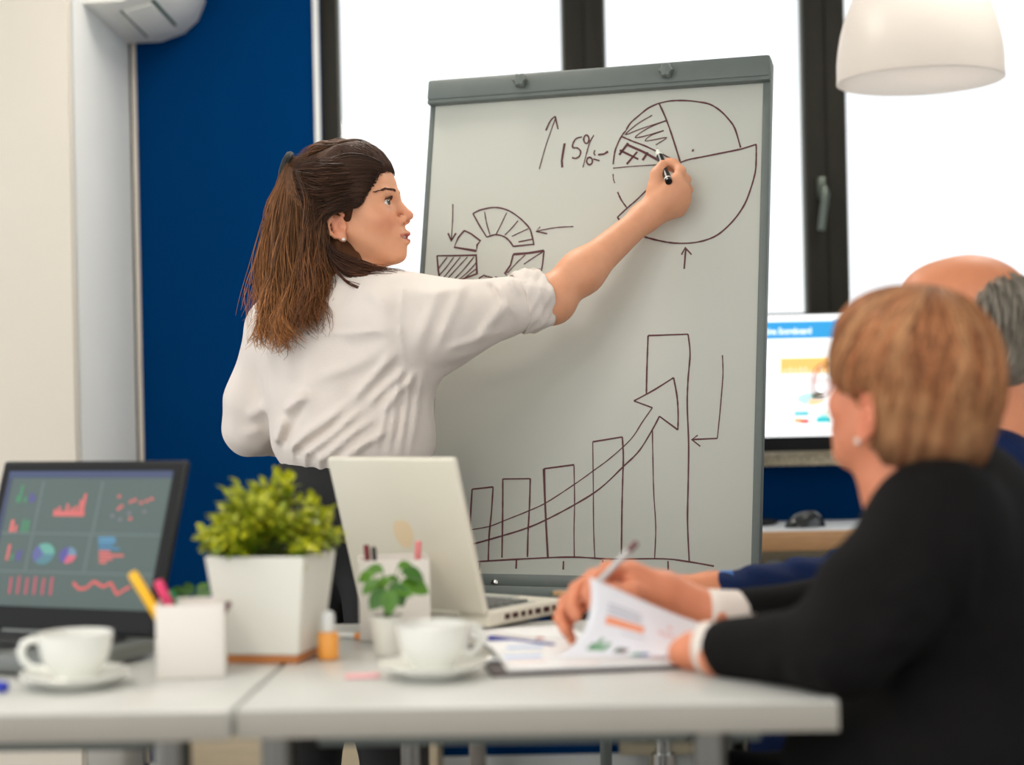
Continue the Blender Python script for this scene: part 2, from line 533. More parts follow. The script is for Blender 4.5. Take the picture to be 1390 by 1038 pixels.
def monitor():
    y = 4.58
    c = at(1003, 605, y)
    zt = 0.74
    t = thing('computer_monitor', (c.x, y, zt), 0, 'black bezel monitor with a white dashboard on the desk by the window', 'monitor')
    w = 0.66
    z0 = at(1090, 609, y).z; z1 = at(1090, 427, y).z
    s0 = at(1090, 592, y).z
    rbox('housing', (c.x, y + 0.02, (z0 + z1) / 2), (w + 0.016, 0.034, z1 - z0 + 0.012), M_black_plastic, t, 0.006, world=True)
    M_scr = mat('bright_screen', lin(244, 247, 248), 0.3, emit=0.85, var=0.006)
    rbox('screen', (c.x, y + 0.002, (s0 + z1) / 2), (w, 0.004, z1 - s0), M_scr, t, 0, world=True)
    MB().tube([(c.x, y + 0.06, 0.75), (c.x, y + 0.055, 0.95), (c.x, y + 0.035, 1.02)], [0.022, 0.02, 0.02], 12).build('stand_neck', M_black_plastic, t, True)
    MB().lathe([(0.0, 0.0), (0.10, 0.0), (0.105, 0.004), (0.10, 0.010), (0.03, 0.016), (0.0, 0.016)], 32, (c.x, y + 0.03, 0.741)).build('stand_base', M_black_plastic, t, True)
    yy = y - 0.0008
    def patch(name, x0, y0, x1, y1, col, em=0.6, dy=0.0):
        a = at(x0, y0, y); b = at(x1, y1, y)
        m = mat('monitor_ink_%d_%d_%d' % col, lin(*col), 0.4, emit=em, var=0.01)
        return MB().box(((a.x + b.x) / 2, yy - dy, (a.z + b.z) / 2), (abs(b.x - a.x), 0.0008, abs(a.z - b.z))).build(name, m, t, True)
    patch('title_bar', 842, 441, 1167, 457.5, (40, 152, 214))
    a = at(1101, 452.6, y)
    tm = text_mesh('title_lettering', 'Executive Scoreboard', 0.0235, mat('monitor_ink_white', lin(250, 252, 255), 0.4, emit=0.8, var=0.005), t,
                   Matrix.Identity(4), width=0.94, bold=0.0005)
    xm = max(v.co.x for v in tm.data.vertices)
    for v in tm.data.vertices: v.co.x *= 0.166 / xm
    xm = 0.166
    M = world_mtx(t).inverted() @ Matrix.Translation((a.x - xm, yy - 0.0008, a.z)) @ Matrix.Rotation(math.pi / 2, 4, 'X')
    for v in tm.data.vertices: v.co = M @ v.co
    patch('bar_chart', 1059, 486, 1128, 506, (255, 196, 110))
    rr = random.Random(3)
    for i in range(9):
        x = 1064 + i * 7
        h = rr.uniform(3, 10)
        patch('bar', x, 506 - h, x + 3, 506, (250, 232, 206), dy=0.0008)
    patch('caption_line', 1062, 514, 1092, 516, (215, 220, 224))
    for i, (dx, col) in enumerate(((0, (196, 226, 226)), (10, (120, 150, 140)), (18, (250, 206, 160)))):
        pass
    # pie
    cpt = at(1101, 541, y)
    rx, rz = 0.039, 0.0175
    for a0, a1, col in ((20, 75, (30, 110, 96)), (75, 255, (190, 224, 226)), (255, 345, (252, 208, 160)), (345, 380, (226, 236, 232))):
        vs = [(cpt.x, yy - 0.0005, cpt.z)]
        for k in range(13):
            aa = math.radians(a0 + (a1 - a0) * k / 12)
            vs.append((cpt.x + rx * math.cos(aa), yy - 0.0005, cpt.z + rz * math.sin(aa)))
        MB().add(vs, [(0, i, i + 1) for i in range(1, 13)]).build('pie_slice', mat('monitor_ink_%d_%d_%d' % col, lin(*col), 0.4, emit=0.6, var=0.01), t, True, smooth=False)
    for x0, y0, x1, y1, col in ((1078, 558, 1098, 564, (110, 200, 212)), (1078, 568, 1090, 573, (250, 170, 110)), (1086, 569, 1098, 574, (226, 60, 60)),
                                (1108, 557, 1128, 562, (214, 232, 216)), (1108, 566, 1128, 573, (60, 196, 204)), (1113, 563, 1124, 566, (140, 214, 210)),
                                (1036, 530, 1038, 575, (255, 196, 110)), (1042, 558, 1044.5, 575, (250, 170, 110)),
                                (900, 490, 1000, 500, (140, 214, 210)), (900, 520, 960, 560, (255, 196, 110))):
        patch('chart_block', x0, y0, x1, y1, col)
monitor()

def mouse():
    p = on_z(1087, 712, 0.741)
    t = thing('computer_mouse', (p.x, 4.47, 0.74), math.radians(-160), 'glossy black computer mouse on the desk by the window', 'mouse')
    L, W, H = 0.058, 0.033, 0.040
    def f(u, v):
        a = u * 2 * math.pi; r = v
        x = L * r * math.cos(a); y = W * r * math.sin(a)
        z = H * max(0, 1 - r ** 2.6) ** 0.6 * (1.0 - 0.22 * math.cos(a) * r) + 0.001
        return (x, y, z)
    MB().grid(f, 32, 10).build('shell', mat('glossy_black', lin(14, 20, 20), 0.15, var=0.05, coat=0.5), t)
    MB().box((0.034, 0, 0.0255), (0.016, 0.006, 0.008), 0.003).build('scroll_wheel', mat('rubber_grey', lin(70, 74, 74), 0.6, var=0.05), t)
mouse()
# ------------------------------------------------------------------ flipchart
FA, FB, FC = 0.3207, 0.2104, -0.0079
_R = Vector((math.cos(FA), -math.sin(FA), 0)); _n = Vector((math.sin(FA), math.cos(FA), 0))
_U = Vector((0, 0, 1)) * math.cos(FB) + _n * math.sin(FB)
BR_ = _R * math.cos(FC) + _U * math.sin(FC)
BU_ = _U * math.cos(FC) - _R * math.sin(FC)
BN_ = BR_.cross(BU_)                                   # towards the camera
BC_ = Vector((0.148, 3.4113, 1.2417))
BW, BH = 0.72, 1.0646
BM = Matrix((BR_, BU_, BN_)).transposed()
def bpt(px, py, off=0.0):
    return on_plane(px, py, BC_ + BN_ * off, BN_)

def flipchart():
    t = thing('flipchart_easel', (BC_.x, BC_.y, 0), 0, 'tall whiteboard flipchart easel covered in marker charts', 'easel')
    def L(a, b, c): return BC_ + BR_ * a + BU_ * b + BN_ * c
    M_board = mat('whiteboard_enamel', lin(197, 199, 189), 0.32, var=0.012, vscale=2)
    MB().box(L(0, 0, -0.008), (BW - 0.012, BH - 0.02, 0.016), 0.002, rot=BM).build('board', M_board, t, True)
    MB().box(L(-BW / 2 + 0.004, 0, -0.010), (0.012, BH - 0.01, 0.024), 0.003, rot=BM).build('side_rail', M_grey_metal, t, True)
    MB().box(L(BW / 2 - 0.004, 0, -0.010), (0.016, BH - 0.01, 0.028), 0.003, rot=BM).build('side_rail', M_grey_metal, t, True)
    MB().box(L(0, -BH / 2 + 0.012, -0.006), (BW + 0.004, 0.026, 0.03), 0.004, rot=BM).build('bottom_rail', M_grey_metal, t, True)
    MB().box(L(0, BH / 2 - 0.022, 0.004), (BW + 0.008, 0.046, 0.034), 0.007, rot=BM).build('clamp_bar', M_grey_metal, t, True)
    lip = MB()
    lip.box(L(0, BH / 2 - 0.047, 0.008), (BW + 0.006, 0.010, 0.02), 0.003, rot=BM)
    lip.build('clamp_lip', M_grey_metal, t, True)
    for px, py in ((708, 112), (906, 99)):
        k = MB()
        prof = []
        vs, fs = [], []
        p0 = bpt(px, py, 0.02)
        for j, (rr, h) in enumerate(((0.006, 0), (0.0085, 0.004), (0.0135, 0.007), (0.0135, 0.016), (0.011, 0.019), (0.0, 0.02))):
            for i in range(24):
                a = i / 24 * 2 * math.pi
                r2 = rr * (1 + (0.16 * math.cos(6 * a) if 1 < j < 5 else 0))
                vs.append(p0 + BR_ * r2 * math.cos(a) + BU_ * r2 * math.sin(a) + BN_ * h)
        for j in range(5):
            for i in range(24):
                q = (i + 1) % 24
                fs.append((j * 24 + i, j * 24 + q, (j + 1) * 24 + q, (j + 1) * 24 + i))
        k.add(vs, fs).build('knob', M_grey_metal, t, True)
    p0 = bpt(672, 791, 0.009)
    MB().tube([p0, p0 + BN_ * 0.004, p0 + BN_ * 0.006], [0.007, 0.007, 0.003], 14).build('screw', M_chrome, t, True)
    # pen tray
    tray = MB()
    tray.box(L(0, -BH / 2 - 0.024, 0.022), (BW * 0.94, 0.008, 0.07), 0.003, rot=BM)
    tray.box(L(0, -BH / 2 - 0.014, 0.056), (BW * 0.94, 0.022, 0.006), 0.003, rot=BM)
    tray.build('pen_tray', M_grey_metal, t, True)
    # legs
    for s in (-1, 1):
        top = L(s * 0.30, BH / 2 - 0.1, -0.03); bot = L(s * 0.33, -BH / 2, -0.03)
        d = (bot - top).normalized()
        foot = bot + d * (bot.z / -d.z)
        MB().tube([top, bot, foot], 0.013, 12).build('leg', M_grey_metal, t, True)
        MB().tube([foot + Vector((0, 0, 0.03)), foot], 0.018, 12).build('rubber_foot', M_black_plastic, t, True)
    top = L(0, 0.42, -0.04)
    rear = Vector((top.x + _n.x * 0.38 - 0.12, top.y + _n.y * 0.30, 0))
    MB().tube([top, rear], 0.013, 12).build('leg', M_grey_metal, t, True)

    # ---- marker drawings traced onto the board
    M_ink = mat('maroon_marker_ink', lin(84, 30, 34), 0.5, var=0.12, vscale=60)
    s2, s3 = 500 / 1390.0, 500 / 1298.0
    def c2(p): return (560 + p[0] * s2, 70 + p[1] * s2)
    def c3(p): return (560 + p[0] * s3, 430 + p[1] * s3)
    def smooth(pts, n=5):
        out = []
        P = [np.array(p, float) for p in pts]
        for i in range(len(P) - 1):
            a = P[max(i - 1, 0)]; b = P[i]; c = P[i + 1]; d = P[min(i + 2, len(P) - 1)]
            for k in range(n):
                t_ = k / n
                out.append(0.5 * ((2 * b) + (c - a) * t_ + (2 * a - 5 * b + 4 * c - d) * t_ ** 2 + (3 * b - a - 3 * c + d) * t_ ** 3))
        out.append(P[-1])
        return [tuple(p) for p in out]
    def draw(name, conv, strokes, label=None):
        b = MB()
        for s in strokes:
            w = 0.0016; pts = s; sm = False
            if isinstance(s, dict):
                pts = s['p']; w = s.get('w', w); sm = s.get('s', False)
            if sm: pts = smooth(pts)
            q = [bpt(*conv(p), 0.0004) for p in pts]
            # a flat ribbon with mitred joints
            n = len(q)
            vs = []
            for i in range(n):
                d = (q[min(i + 1, n - 1)] - q[max(i - 1, 0)])
                if d.length < 1e-9: d = BR_.copy()
                d.normalize()
                side = BN_.cross(d)
                k = 1.0
                if 0 < i < n - 1:
                    c_ = (q[i + 1] - q[i]).normalized().dot(d)
                    k = 1 / max(c_, 0.6)
                ww = w * k * (0.82 + 0.36 * random.random())
                vs += [q[i] + side * ww, q[i] - side * ww, q[i] + side * ww + BN_ * 0.0004, q[i] - side * ww + BN_ * 0.0004]
            fs = []
            for i in range(n - 1):
                a, c_ = 4 * i, 4 * i + 4
                fs += [(a + 2, a + 3, c_ + 3, c_ + 2), (a, a + 2, c_ + 2, c_), (a + 1, c_ + 1, c_ + 3, a + 3)]
            fs += [(0, 1, 3, 2), (4 * n - 4, 4 * n - 2, 4 * n - 1, 4 * n - 3)]
            b.add(vs, fs)
        o = b.build(name, M_ink, t, True, smooth=False)
        if label: o['label'] = label
    S = lambda *p: {'p': p, 's': True}
    K = lambda *p: {'p': p, 'w': 0.0023}
    T = lambda *p: {'p': p, 's': True, 'w': 0.0011}
    def oval(cx, cy, rx, ry, n=14):
        return {'p': [(cx + rx * math.cos(i / n * 6.4 - 1), cy + ry * math.sin(i / n * 6.4 - 1)) for i in range(n + 1)], 'w': 0.0017}
    draw('arrow_drawing', c2, [T((478, 443), (500, 365), (520, 305), (540, 250)), S((503, 298), (520, 262), (538, 244)), ((538, 244), (549, 293))])
    draw('percent_lettering', c2, [K((574, 346), (569, 375), (563, 412), (565, 437)),
                                   S((640, 322), (618, 328), (606, 345), (605, 362), (622, 364), (634, 376), (630, 394), (616, 403), (602, 400)),
                                   oval(656, 331, 10, 16), T((684, 315), (668, 345), (655, 390), (643, 437)), oval(668, 413, 11, 14),
                                   ((682, 405), (706, 412)), S((688, 372), (685, 384), (690, 392)), K((700, 389), (722, 387), (738, 377))],
         'handwritten 15 percent sign with an equals mark')
    draw('pie_chart_drawing', c2, [
        S((757, 425), (762, 385), (770, 358), (788, 320), (806, 298)), S((806, 296), (822, 270), (850, 245), (890, 213), (930, 195)),
        S((930, 195), (975, 186), (1030, 185), (1080, 190), (1122, 199), (1160, 222), (1195, 258), (1217, 292), (1238, 362)),
        S((930, 195), (955, 250), (980, 320), (1010, 415)), S((1010, 419), (1040, 408), (1100, 396), (1240, 368)), ((1240, 368), (1297, 350)),
        S((1297, 350), (1297, 400), (1294, 450), (1280, 505), (1255, 572), (1215, 632), (1160, 685), (1110, 710), (1050, 722), (985, 722), (930, 713), (872, 698)),
        ((788, 645), (773, 625)), S((773, 625), (808, 592), (845, 560), (882, 524)), T((757, 462), (758, 480), (763, 496)),
        S((774, 530), (788, 560), (808, 588)), S((788, 320), (830, 338), (880, 357), (940, 386), (1004, 418)), T((757, 440), (830, 433), (925, 427)),
        T((905, 240), (850, 272), (804, 313), (860, 292), (956, 261), (890, 288), (841, 322), (868, 321), (948, 298), (900, 316), (878, 336), (905, 334), (958, 325), (918, 352)),
        K((782, 372), (852, 406)), K((814, 345), (780, 390)), K((812, 352), (870, 378), (932, 412)), K((848, 378), (808, 425)), K((888, 380), (868, 410)),
        K((1055, 372), (1061, 374))])
    draw('arrow_drawing', c2, [((1025, 820), (1031, 745)), ((1015, 766), (1029, 740), (1053, 766))])
    draw('doughnut_drawing', c2, [
        S((228, 611), (258, 597), (310, 588), (358, 598), (402, 626), (440, 665), (452, 700), (458, 730)), ((228, 611), (252, 655), (280, 700)),
        S((280, 700), (312, 691), (345, 698), (366, 715), (380, 735)), ((380, 735), (455, 727)),
        T((272, 605), (280, 650), (292, 690)), T((355, 608), (335, 650), (315, 690)), T((398, 638), (375, 665), (348, 692)), T((437, 668), (400, 685), (375, 697)), ((452, 708), (400, 718)),
        ((195, 675), (172, 702), (157, 738), (240, 752), (244, 728), (256, 714), (222, 688), (195, 675)),
        ((92, 770), (150, 770), (240, 768), (243, 838), (190, 858), (135, 878)), ((92, 770), (97, 825), (105, 875)),
        T((130, 776), (115, 795), (98, 818)), T((155, 776), (130, 810), (100, 845)), T((180, 775), (140, 825), (106, 866)), T((207, 775), (165, 820), (122, 868)),
        T((232, 774), (190, 825), (148, 868)), T((241, 795), (210, 830), (172, 862)), T((243, 818), (220, 835), (200, 852)),
        ((250, 856), (272, 842)), S((272, 846), (288, 850), (302, 853)), ((312, 850), (326, 856)),
        K((380, 765), (440, 760), (496, 751)), ((496, 751), (491, 800), (481, 850)), ((380, 765), (370, 805), (348, 838), (356, 843)),
        T((425, 767), (395, 795), (358, 835)), T((490, 757), (455, 778), (420, 802)), T((450, 828), (482, 820))])
    draw('arrow_drawing', c2, [T((152, 575), (151, 640), (146, 710)), ((134, 685), (146, 713), (164, 685))])
    draw('arrow_drawing', c2, [T((607, 660), (540, 664), (470, 677)), ((482, 661), (466, 678), (508, 687))])
    draw('bar_chart_drawing', c3, [
        K((458, 20), (482, 20)), ((154, 139), (160, 150), (166, 139)), S((100, 188), (118, 183), (138, 181)),
        S((80, 226), (76, 280), (72, 340), (69, 420), (63, 500)), ((55, 309), (74, 308)), ((45, 404), (70, 401)),
        S((204, 775), (203, 730), (205, 690), (210, 607)), ((210, 607), (284, 599)), S((284, 599), (278, 690), (270, 770), (267, 858)),
        S((315, 848), (317, 740), (318, 640), (318, 571)), ((318, 571), (415, 570)), S((415, 570), (412, 670), (407, 760), (405, 846)),
        K((477, 850), (470, 720), (466, 630), (463, 535)), ((463, 535), (569, 521)), T((569, 521), (571, 650), (569, 750), (570, 848)),
        T((642, 848), (638, 740), (637, 600), (635, 440)), ((635, 440), (739, 423)), S((739, 423), (743, 490), (741, 560), (738, 680), (736, 836)),
        T((853, 850), (857, 740), (850, 620), (847, 500), (845, 395)), S((824, 270), (826, 180), (830, 66)), ((830, 66), (971, 61)),
        S((971, 61), (978, 130), (971, 220), (968, 310), (973, 450), (971, 600), (969, 720), (975, 862)),
        T((205, 750), (270, 738), (330, 715), (400, 687), (470, 655), (570, 590), (640, 540), (700, 495), (770, 430), (810, 370), (845, 320)),
        S((210, 801), (320, 770), (400, 745), (470, 715), (570, 662), (660, 605), (745, 525), (800, 470), (848, 392), (870, 350)),
        ((845, 320), (780, 296)), S((780, 296), (850, 258), (920, 214)), S((920, 214), (932, 280), (936, 340), (935, 398)), ((935, 398), (870, 350)),
        S((228, 862), (400, 852), (560, 846), (700, 853), (880, 852), (970, 862), (1062, 878)),
        ((236, 866), (235, 892)), ((366, 856), (365, 887)), ((532, 860), (531, 890)), ((670, 856), (671, 866)), ((900, 860), (901, 892))])
    draw('arrow_drawing', c3, [T((1092, 135), (1094, 200), (1089, 270), (1083, 340), (1074, 428)), ((1074, 428), (985, 432)), ((1005, 417), (984, 432), (1014, 456))])
flipchart()

# ------------------------------------------------------------------ meeting tables
TZ = 0.74
M_table = mat('white_table_laminate', lin(200, 200, 195), 0.28, var=0.015, vscale=3)
M_edge = mat('grey_edge_band', lin(158, 153, 143), 0.45, var=0.03, vscale=4)
TYAW = math.radians(-1.2)
seam = on_z(318, 962, TZ); corner = on_z(1139, 949, TZ)
TW = (corner - seam).length; TD = 0.74
ang = math.atan2(corner.y - seam.y, corner.x - seam.x)
def meeting_table(origin, w, label, leg_xy):
    t = thing('meeting_table', (origin.x, origin.y, 0), ang - math.radians(0.6), label, 'table', None)
    rbox('tabletop', (w / 2, TD / 2, TZ - 0.0175), (w - 0.003, TD, 0.035), M_table, t, 0.003)
    eb = MB()
    eb.box((w / 2, -0.0012, TZ - 0.0185), (w - 0.004, 0.003, 0.032), 0.001)
    eb.build('edge_band', M_edge, t)
    rbox('apron', (w / 2, TD / 2, TZ - 0.0502), (w - 0.16, TD - 0.2, 0.03), M_grey_metal, t, 0.003)
    for x, y in leg_xy:
        MB().lathe([(0.022, 0.012), (0.022, TZ - 0.0365)], 24, (x, y, 0)).build('leg', mat('dark_steel', lin(120, 118, 112), 0.3, 1.0, var=0.05, stretch=(40, 40, 2)), t)
        MB().lathe([(0.026, 0.0), (0.026, 0.012), (0.02, 0.014)], 20, (x, y, 0)).build('foot', M_black_plastic, t)
    return t
meeting_table(seam, TW, 'white square meeting table holding the white laptop and papers',
              ((0.035, 0.09), (TW - 0.14, 0.09), (0.14, TD - 0.06), (TW - 0.06, TD - 0.06)))
left0 = seam - Vector((math.cos(ang), math.sin(ang), 0)) * (TW + 0.003)
meeting_table(left0, TW, 'white square meeting table holding the dark laptop',
              ((0.06, 0.09), (TW - 0.09, 0.09), (0.06, TD - 0.06), (TW - 0.06, TD - 0.06)))
def tz(px, py, dz=0.001):
    p = on_z(px, py, TZ); p.z = TZ + dz
    return p

# ------------------------------------------------------------------ cups
def cup_and_saucer(px, py, rot, label_c, label_s):
    p = tz(px, py)
    s = thing('saucer', p, 0, label_s, 'saucer', 'white saucers')
    MB().lathe([(0.0, 0.0), (0.036, 0.0), (0.038, 0.003), (0.055, 0.008), (0.068, 0.0165), (0.0695, 0.018), (0.068, 0.0195),
                (0.052, 0.0115), (0.03, 0.007), (0.0, 0.0065)], 48).build('dish', M_ceramic, s)
    c = thing('coffee_cup', (p.x, p.y, p.z + 0.0068), rot, label_c, 'cup', 'white coffee cups')
    pr = [(0.0, 0.0), (0.024, 0.0), (0.026, 0.003), (0.0275, 0.008), (0.036, 0.018), (0.0425, 0.032), (0.0455, 0.046), (0.047, 0.058), (0.0475, 0.0605),
          (0.046, 0.061), (0.0445, 0.058), (0.043, 0.046), (0.040, 0.033), (0.033, 0.020), (0.02, 0.009), (0.0, 0.007)]
    MB().lathe(pr, 48).build('bowl', M_ceramic, c)
    MB().tube([(0.042, 0, 0.052), (0.052, 0, 0.0545), (0.062, 0, 0.050), (0.066, 0, 0.040), (0.063, 0, 0.029), (0.054, 0, 0.020), (0.040, 0, 0.018)],
              [0.0052, 0.005, 0.005, 0.0052, 0.005, 0.005, 0.0045], 12, flat=1.0).build('handle', M_ceramic, c)
    MB().lathe([(0.0, 0.030), (0.0385, 0.030)], 32).build('coffee', mat('dark_coffee', lin(52, 30, 18), 0.15, var=0.05), c)
cup_and_saucer(103, 932, math.radians(195), 'white coffee cup in front of the dark laptop', 'white saucer in front of the dark laptop')
cup_and_saucer(588, 919, math.radians(20), 'white coffee cup in front of the small potted plant', 'white saucer in front of the small potted plant')

# ------------------------------------------------------------------ pen holders
M_holder = mat('white_card_holder', lin(228, 222, 214), 0.5, var=0.015)
def pen_holder(px, py, rz, w, h, label):
    p = tz(px, py)
    t = thing('pen_holder', p, rz, label, 'pen holder')
    wt = 0.003
    rbox('base', (0, 0, wt / 2), (w - 2 * wt, w - 2 * wt, wt), M_holder, t, 0)
    for nm, c, s in (('panel', (0, -w / 2 + wt / 2, h / 2), (w, wt, h)), ('panel', (0, w / 2 - wt / 2, h / 2), (w, wt, h)),
                     ('panel', (-w / 2 + wt / 2, 0, h / 2), (wt, w - 2 * wt, h)), ('panel', (w / 2 - wt / 2, 0, h / 2), (wt, w - 2 * wt, h))):
        rbox(nm, c, s, M_holder, t, 0.001)
    return t
def stick(name, a, b, r, col, label, cat, tip=None, cap=None, group=None):
    """pen or marker from a (low end) to b"""
    a = Vector(a); b = Vector(b); d = (b - a).normalized(); L = (b - a).length
    t = thing(name, a, 0, label, cat, group)
    m = mat('%s_%d_%d_%d' % ((name,) + col), lin(*col), 0.35, var=0.03)
    MB().tube([a + d * L * 0.02, a + d * L * 0.8, b - d * L * 0.02, b], [r, r, r, r * 0.7], 12).build('barrel', m, t, True)
    tc = tip or (40, 40, 42)
    MB().tube([a - d * r * 0.6, a + d * L * 0.03], [r * 0.25, r * 0.9], 10).build('tip', mat('tip_%d_%d_%d' % tc, lin(*tc), 0.4, var=0.03), t, True)
    if cap:
        MB().tube([b - d * L * cap[1], b - d * L * 0.01, b + d * r * 0.3], [r * 1.12, r * 1.12, r * 0.8], 12).build('cap', mat('cap_%d_%d_%d' % cap[0], lin(*cap[0]), 0.35, var=0.03), t, True)
    return t
h1 = pen_holder(262, 914, math.radians(7), 0.0865, 0.094, 'white square pen holder with coloured markers beside the planter')
hp = world_mtx(h1)
def in1(x, y, z): return hp @ Vector((x, y, z))
hy = hp.translation.y
stick('marker_pen', in1(0.0, -0.02, 0.006), at(179, 777, hy), 0.0068, (246, 186, 20), 'yellow marker leaning out of the white pen holder', 'marker')
stick('marker_pen', in1(0.006, 0.012, 0.006), at(214, 788, hy), 0.0066, (226, 60, 110), 'pink marker standing in the white pen holder', 'marker')
stick('marker_pen', in1(-0.018, 0.03, 0.006), at(232, 802, hy + 0.02), 0.0062, (20, 130, 84), 'green marker low in the white pen holder', 'marker')
stick('pencil', in1(0.0, 0.03, 0.006), at(312, 817, hy + 0.02), 0.0036, (96, 30, 40), 'dark red pencil leaning in the white pen holder', 'pencil')
h2 = pen_holder(536, 863, math.radians(5), 0.104, 0.117, 'white square pen holder behind the small potted plant')
hp2 = world_mtx(h2); hy2 = hp2.translation.y
def in2(x, y, z): return hp2 @ Vector((x, y, z))
stick('pencil', in2(-0.03, 0.0, 0.006), at(497, 739, hy2), 0.0045, (120, 40, 44), 'dark red pencil in the holder behind the small plant', 'pencil')
stick('pencil', in2(-0.022, -0.02, 0.006), at(507, 742, hy2), 0.004, (40, 34, 36), 'black pencil in the holder behind the small plant', 'pencil')
stick('marker_pen', in2(0.03, 0.0, 0.006), at(568, 734, hy2), 0.005, (228, 130, 130), 'salmon pink marker in the holder behind the small plant', 'marker')
# ------------------------------------------------------------------ planters
M_soil = mat('dark_soil', lin(50, 38, 28), 0.95, var=0.4, vscale=60, bump=0.6)
def leaf_mesh(l, w, cup=0.25, n=4):
    """pointed oval leaf along +X with a fold"""
    vs, fs = [], []
    for i in range(n + 1):
        u = i / n
        ww = w * math.sin(math.pi * min(u * 0.92 + 0.06, 1)) ** 0.8
        z = -cup * l * u * u
        vs += [(l * u, -ww, z + ww * 0.35), (l * u, 0, z), (l * u, ww, z + ww * 0.35)]
    for i in range(n):
        a, b = 3 * i, 3 * i + 3
        fs += [(a, b, b + 1, a + 1), (a + 1, b + 1, b + 2, a + 2)]
    return vs, fs
def leaf_mat(name, c1, c2, vscale):
    m = mat(name, lin(*c1), 0.45, var=0.01)
    nt = m.node_tree
    b = nt.nodes['Principled BSDF']
    a = nt.nodes.new('ShaderNodeAttribute'); a.attribute_name = 'tone'
    mx = nt.nodes.new('ShaderNodeMix'); mx.data_type = 'RGBA'
    mx.inputs[6].default_value = lin(*c1); mx.inputs[7].default_value = lin(*c2)
    nt.links.new(a.outputs['Fac'], mx.inputs[0])
    nt.links.new(mx.outputs[2], b.inputs['Base Color'])
    b.inputs['Subsurface Weight'].default_value = 0.0
    return m
def planter():
    p = tz(372, 893, 0.012)
    rz = math.radians(-12)
    t = thing('planter', (p.x, p.y, TZ + 0.0005), rz, 'leafy boxwood plant in a square tapered white pot', 'plant')
    rbox('wooden_base', (0, 0, 0.006), (0.104, 0.104, 0.011), mat('orange_wood', lin(190, 118, 60), 0.5, var=0.12, stretch=(2, 20, 20)), t, 0.001)
    M_pot = mat('matte_white_pot', lin(224, 222, 212), 0.5, var=0.015)
    h, a, b, w = 0.134, 0.054, 0.0705, 0.004
    z0 = 0.0118
    vs = []
    for r, z in ((a, z0), (b, z0 + h), (b - w, z0 + h), (a - w, z0 + 0.01)):
        vs += [(-r, -r, z), (r, -r, z), (r, r, z), (-r, r, z)]
    fs = [(3, 2, 1, 0)]
    for j in range(3):
        for i in range(4):
            q = (i + 1) % 4
            fs.append((4 * j + i, 4 * j + q, 4 * j + 4 + q, 4 * j + 4 + i))
    fs.append((12, 13, 14, 15))
    pot = MB().add(vs, fs).build('pot', M_pot, t, smooth=False)
    bv = pot.modifiers.new('round', 'BEVEL'); bv.width = 0.002; bv.segments = 2
    rbox('soil', (0, 0, z0 + h - 0.02), (2 * b - 0.018, 2 * b - 0.018, 0.02), M_soil, t, 0.002)
    rr = random.Random(11)
    mb = MB(); tones = []
    stems = MB()
    for k in range(150):
        th = rr.uniform(0, 2 * math.pi); ph = math.acos(rr.uniform(0.02, 1)); R = rr.uniform(0.75, 1.0)
        tip = Vector((0.103 * R * math.sin(ph) * math.cos(th), 0.098 * R * math.sin(ph) * math.sin(th), z0 + h - 0.014 + 0.120 * R * math.cos(ph) ** 0.8))
        base = Vector((tip.x * 0.35, tip.y * 0.35, z0 + h - 0.012))
        if tip.z < z0 + h + 0.012 and max(abs(tip.x), abs(tip.y)) > b - 0.01:
            tip.z = z0 + h + rr.uniform(0.012, 0.03)
        stems.tube([base, base.lerp(tip, 0.5) + Vector((0, 0, 0.006)), tip], [0.0012, 0.001, 0.0006], 4)
        d = (tip - base).normalized()
        nl = 13
        for j in range(nl):
            u = 0.45 + 0.6 * j / nl
            q = base.lerp(tip, u)
            az = j * 2.4 + rr.uniform(-.4, .4)
            ex = d.orthogonal().normalized(); ey = d.cross(ex)
            out = (ex * math.cos(az) + ey * math.sin(az)) * (1.0 if j < nl - 2 else 0.35) + d * 0.55
            out.normalize()
            side = out.cross(Vector((0, 0, 1)) + d * 0.3)
            side = side.normalized() if side.length > 1e-4 else ex
            nn = side.cross(out)
            Mx = Matrix((out, side, nn)).transposed()
            s = rr.uniform(0.75, 1.25)
            lv, lf = leaf_mesh(0.0165 * s, 0.0052 * s, 0.2, 3)
            mb.add([q + Mx @ Vector(v) for v in lv], lf)
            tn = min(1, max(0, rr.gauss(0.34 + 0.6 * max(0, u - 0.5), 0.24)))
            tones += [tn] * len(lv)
    stems.build('stems', mat('green_stem', lin(92, 110, 40), 0.6, var=0.1), t)
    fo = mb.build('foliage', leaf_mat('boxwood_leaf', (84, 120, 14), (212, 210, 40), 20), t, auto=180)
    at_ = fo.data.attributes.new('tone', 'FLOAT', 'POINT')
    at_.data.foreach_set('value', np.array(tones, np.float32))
    fo['kind'] = 'stuff'
    fo['label'] = 'dense small yellow-green boxwood leaves'
planter()

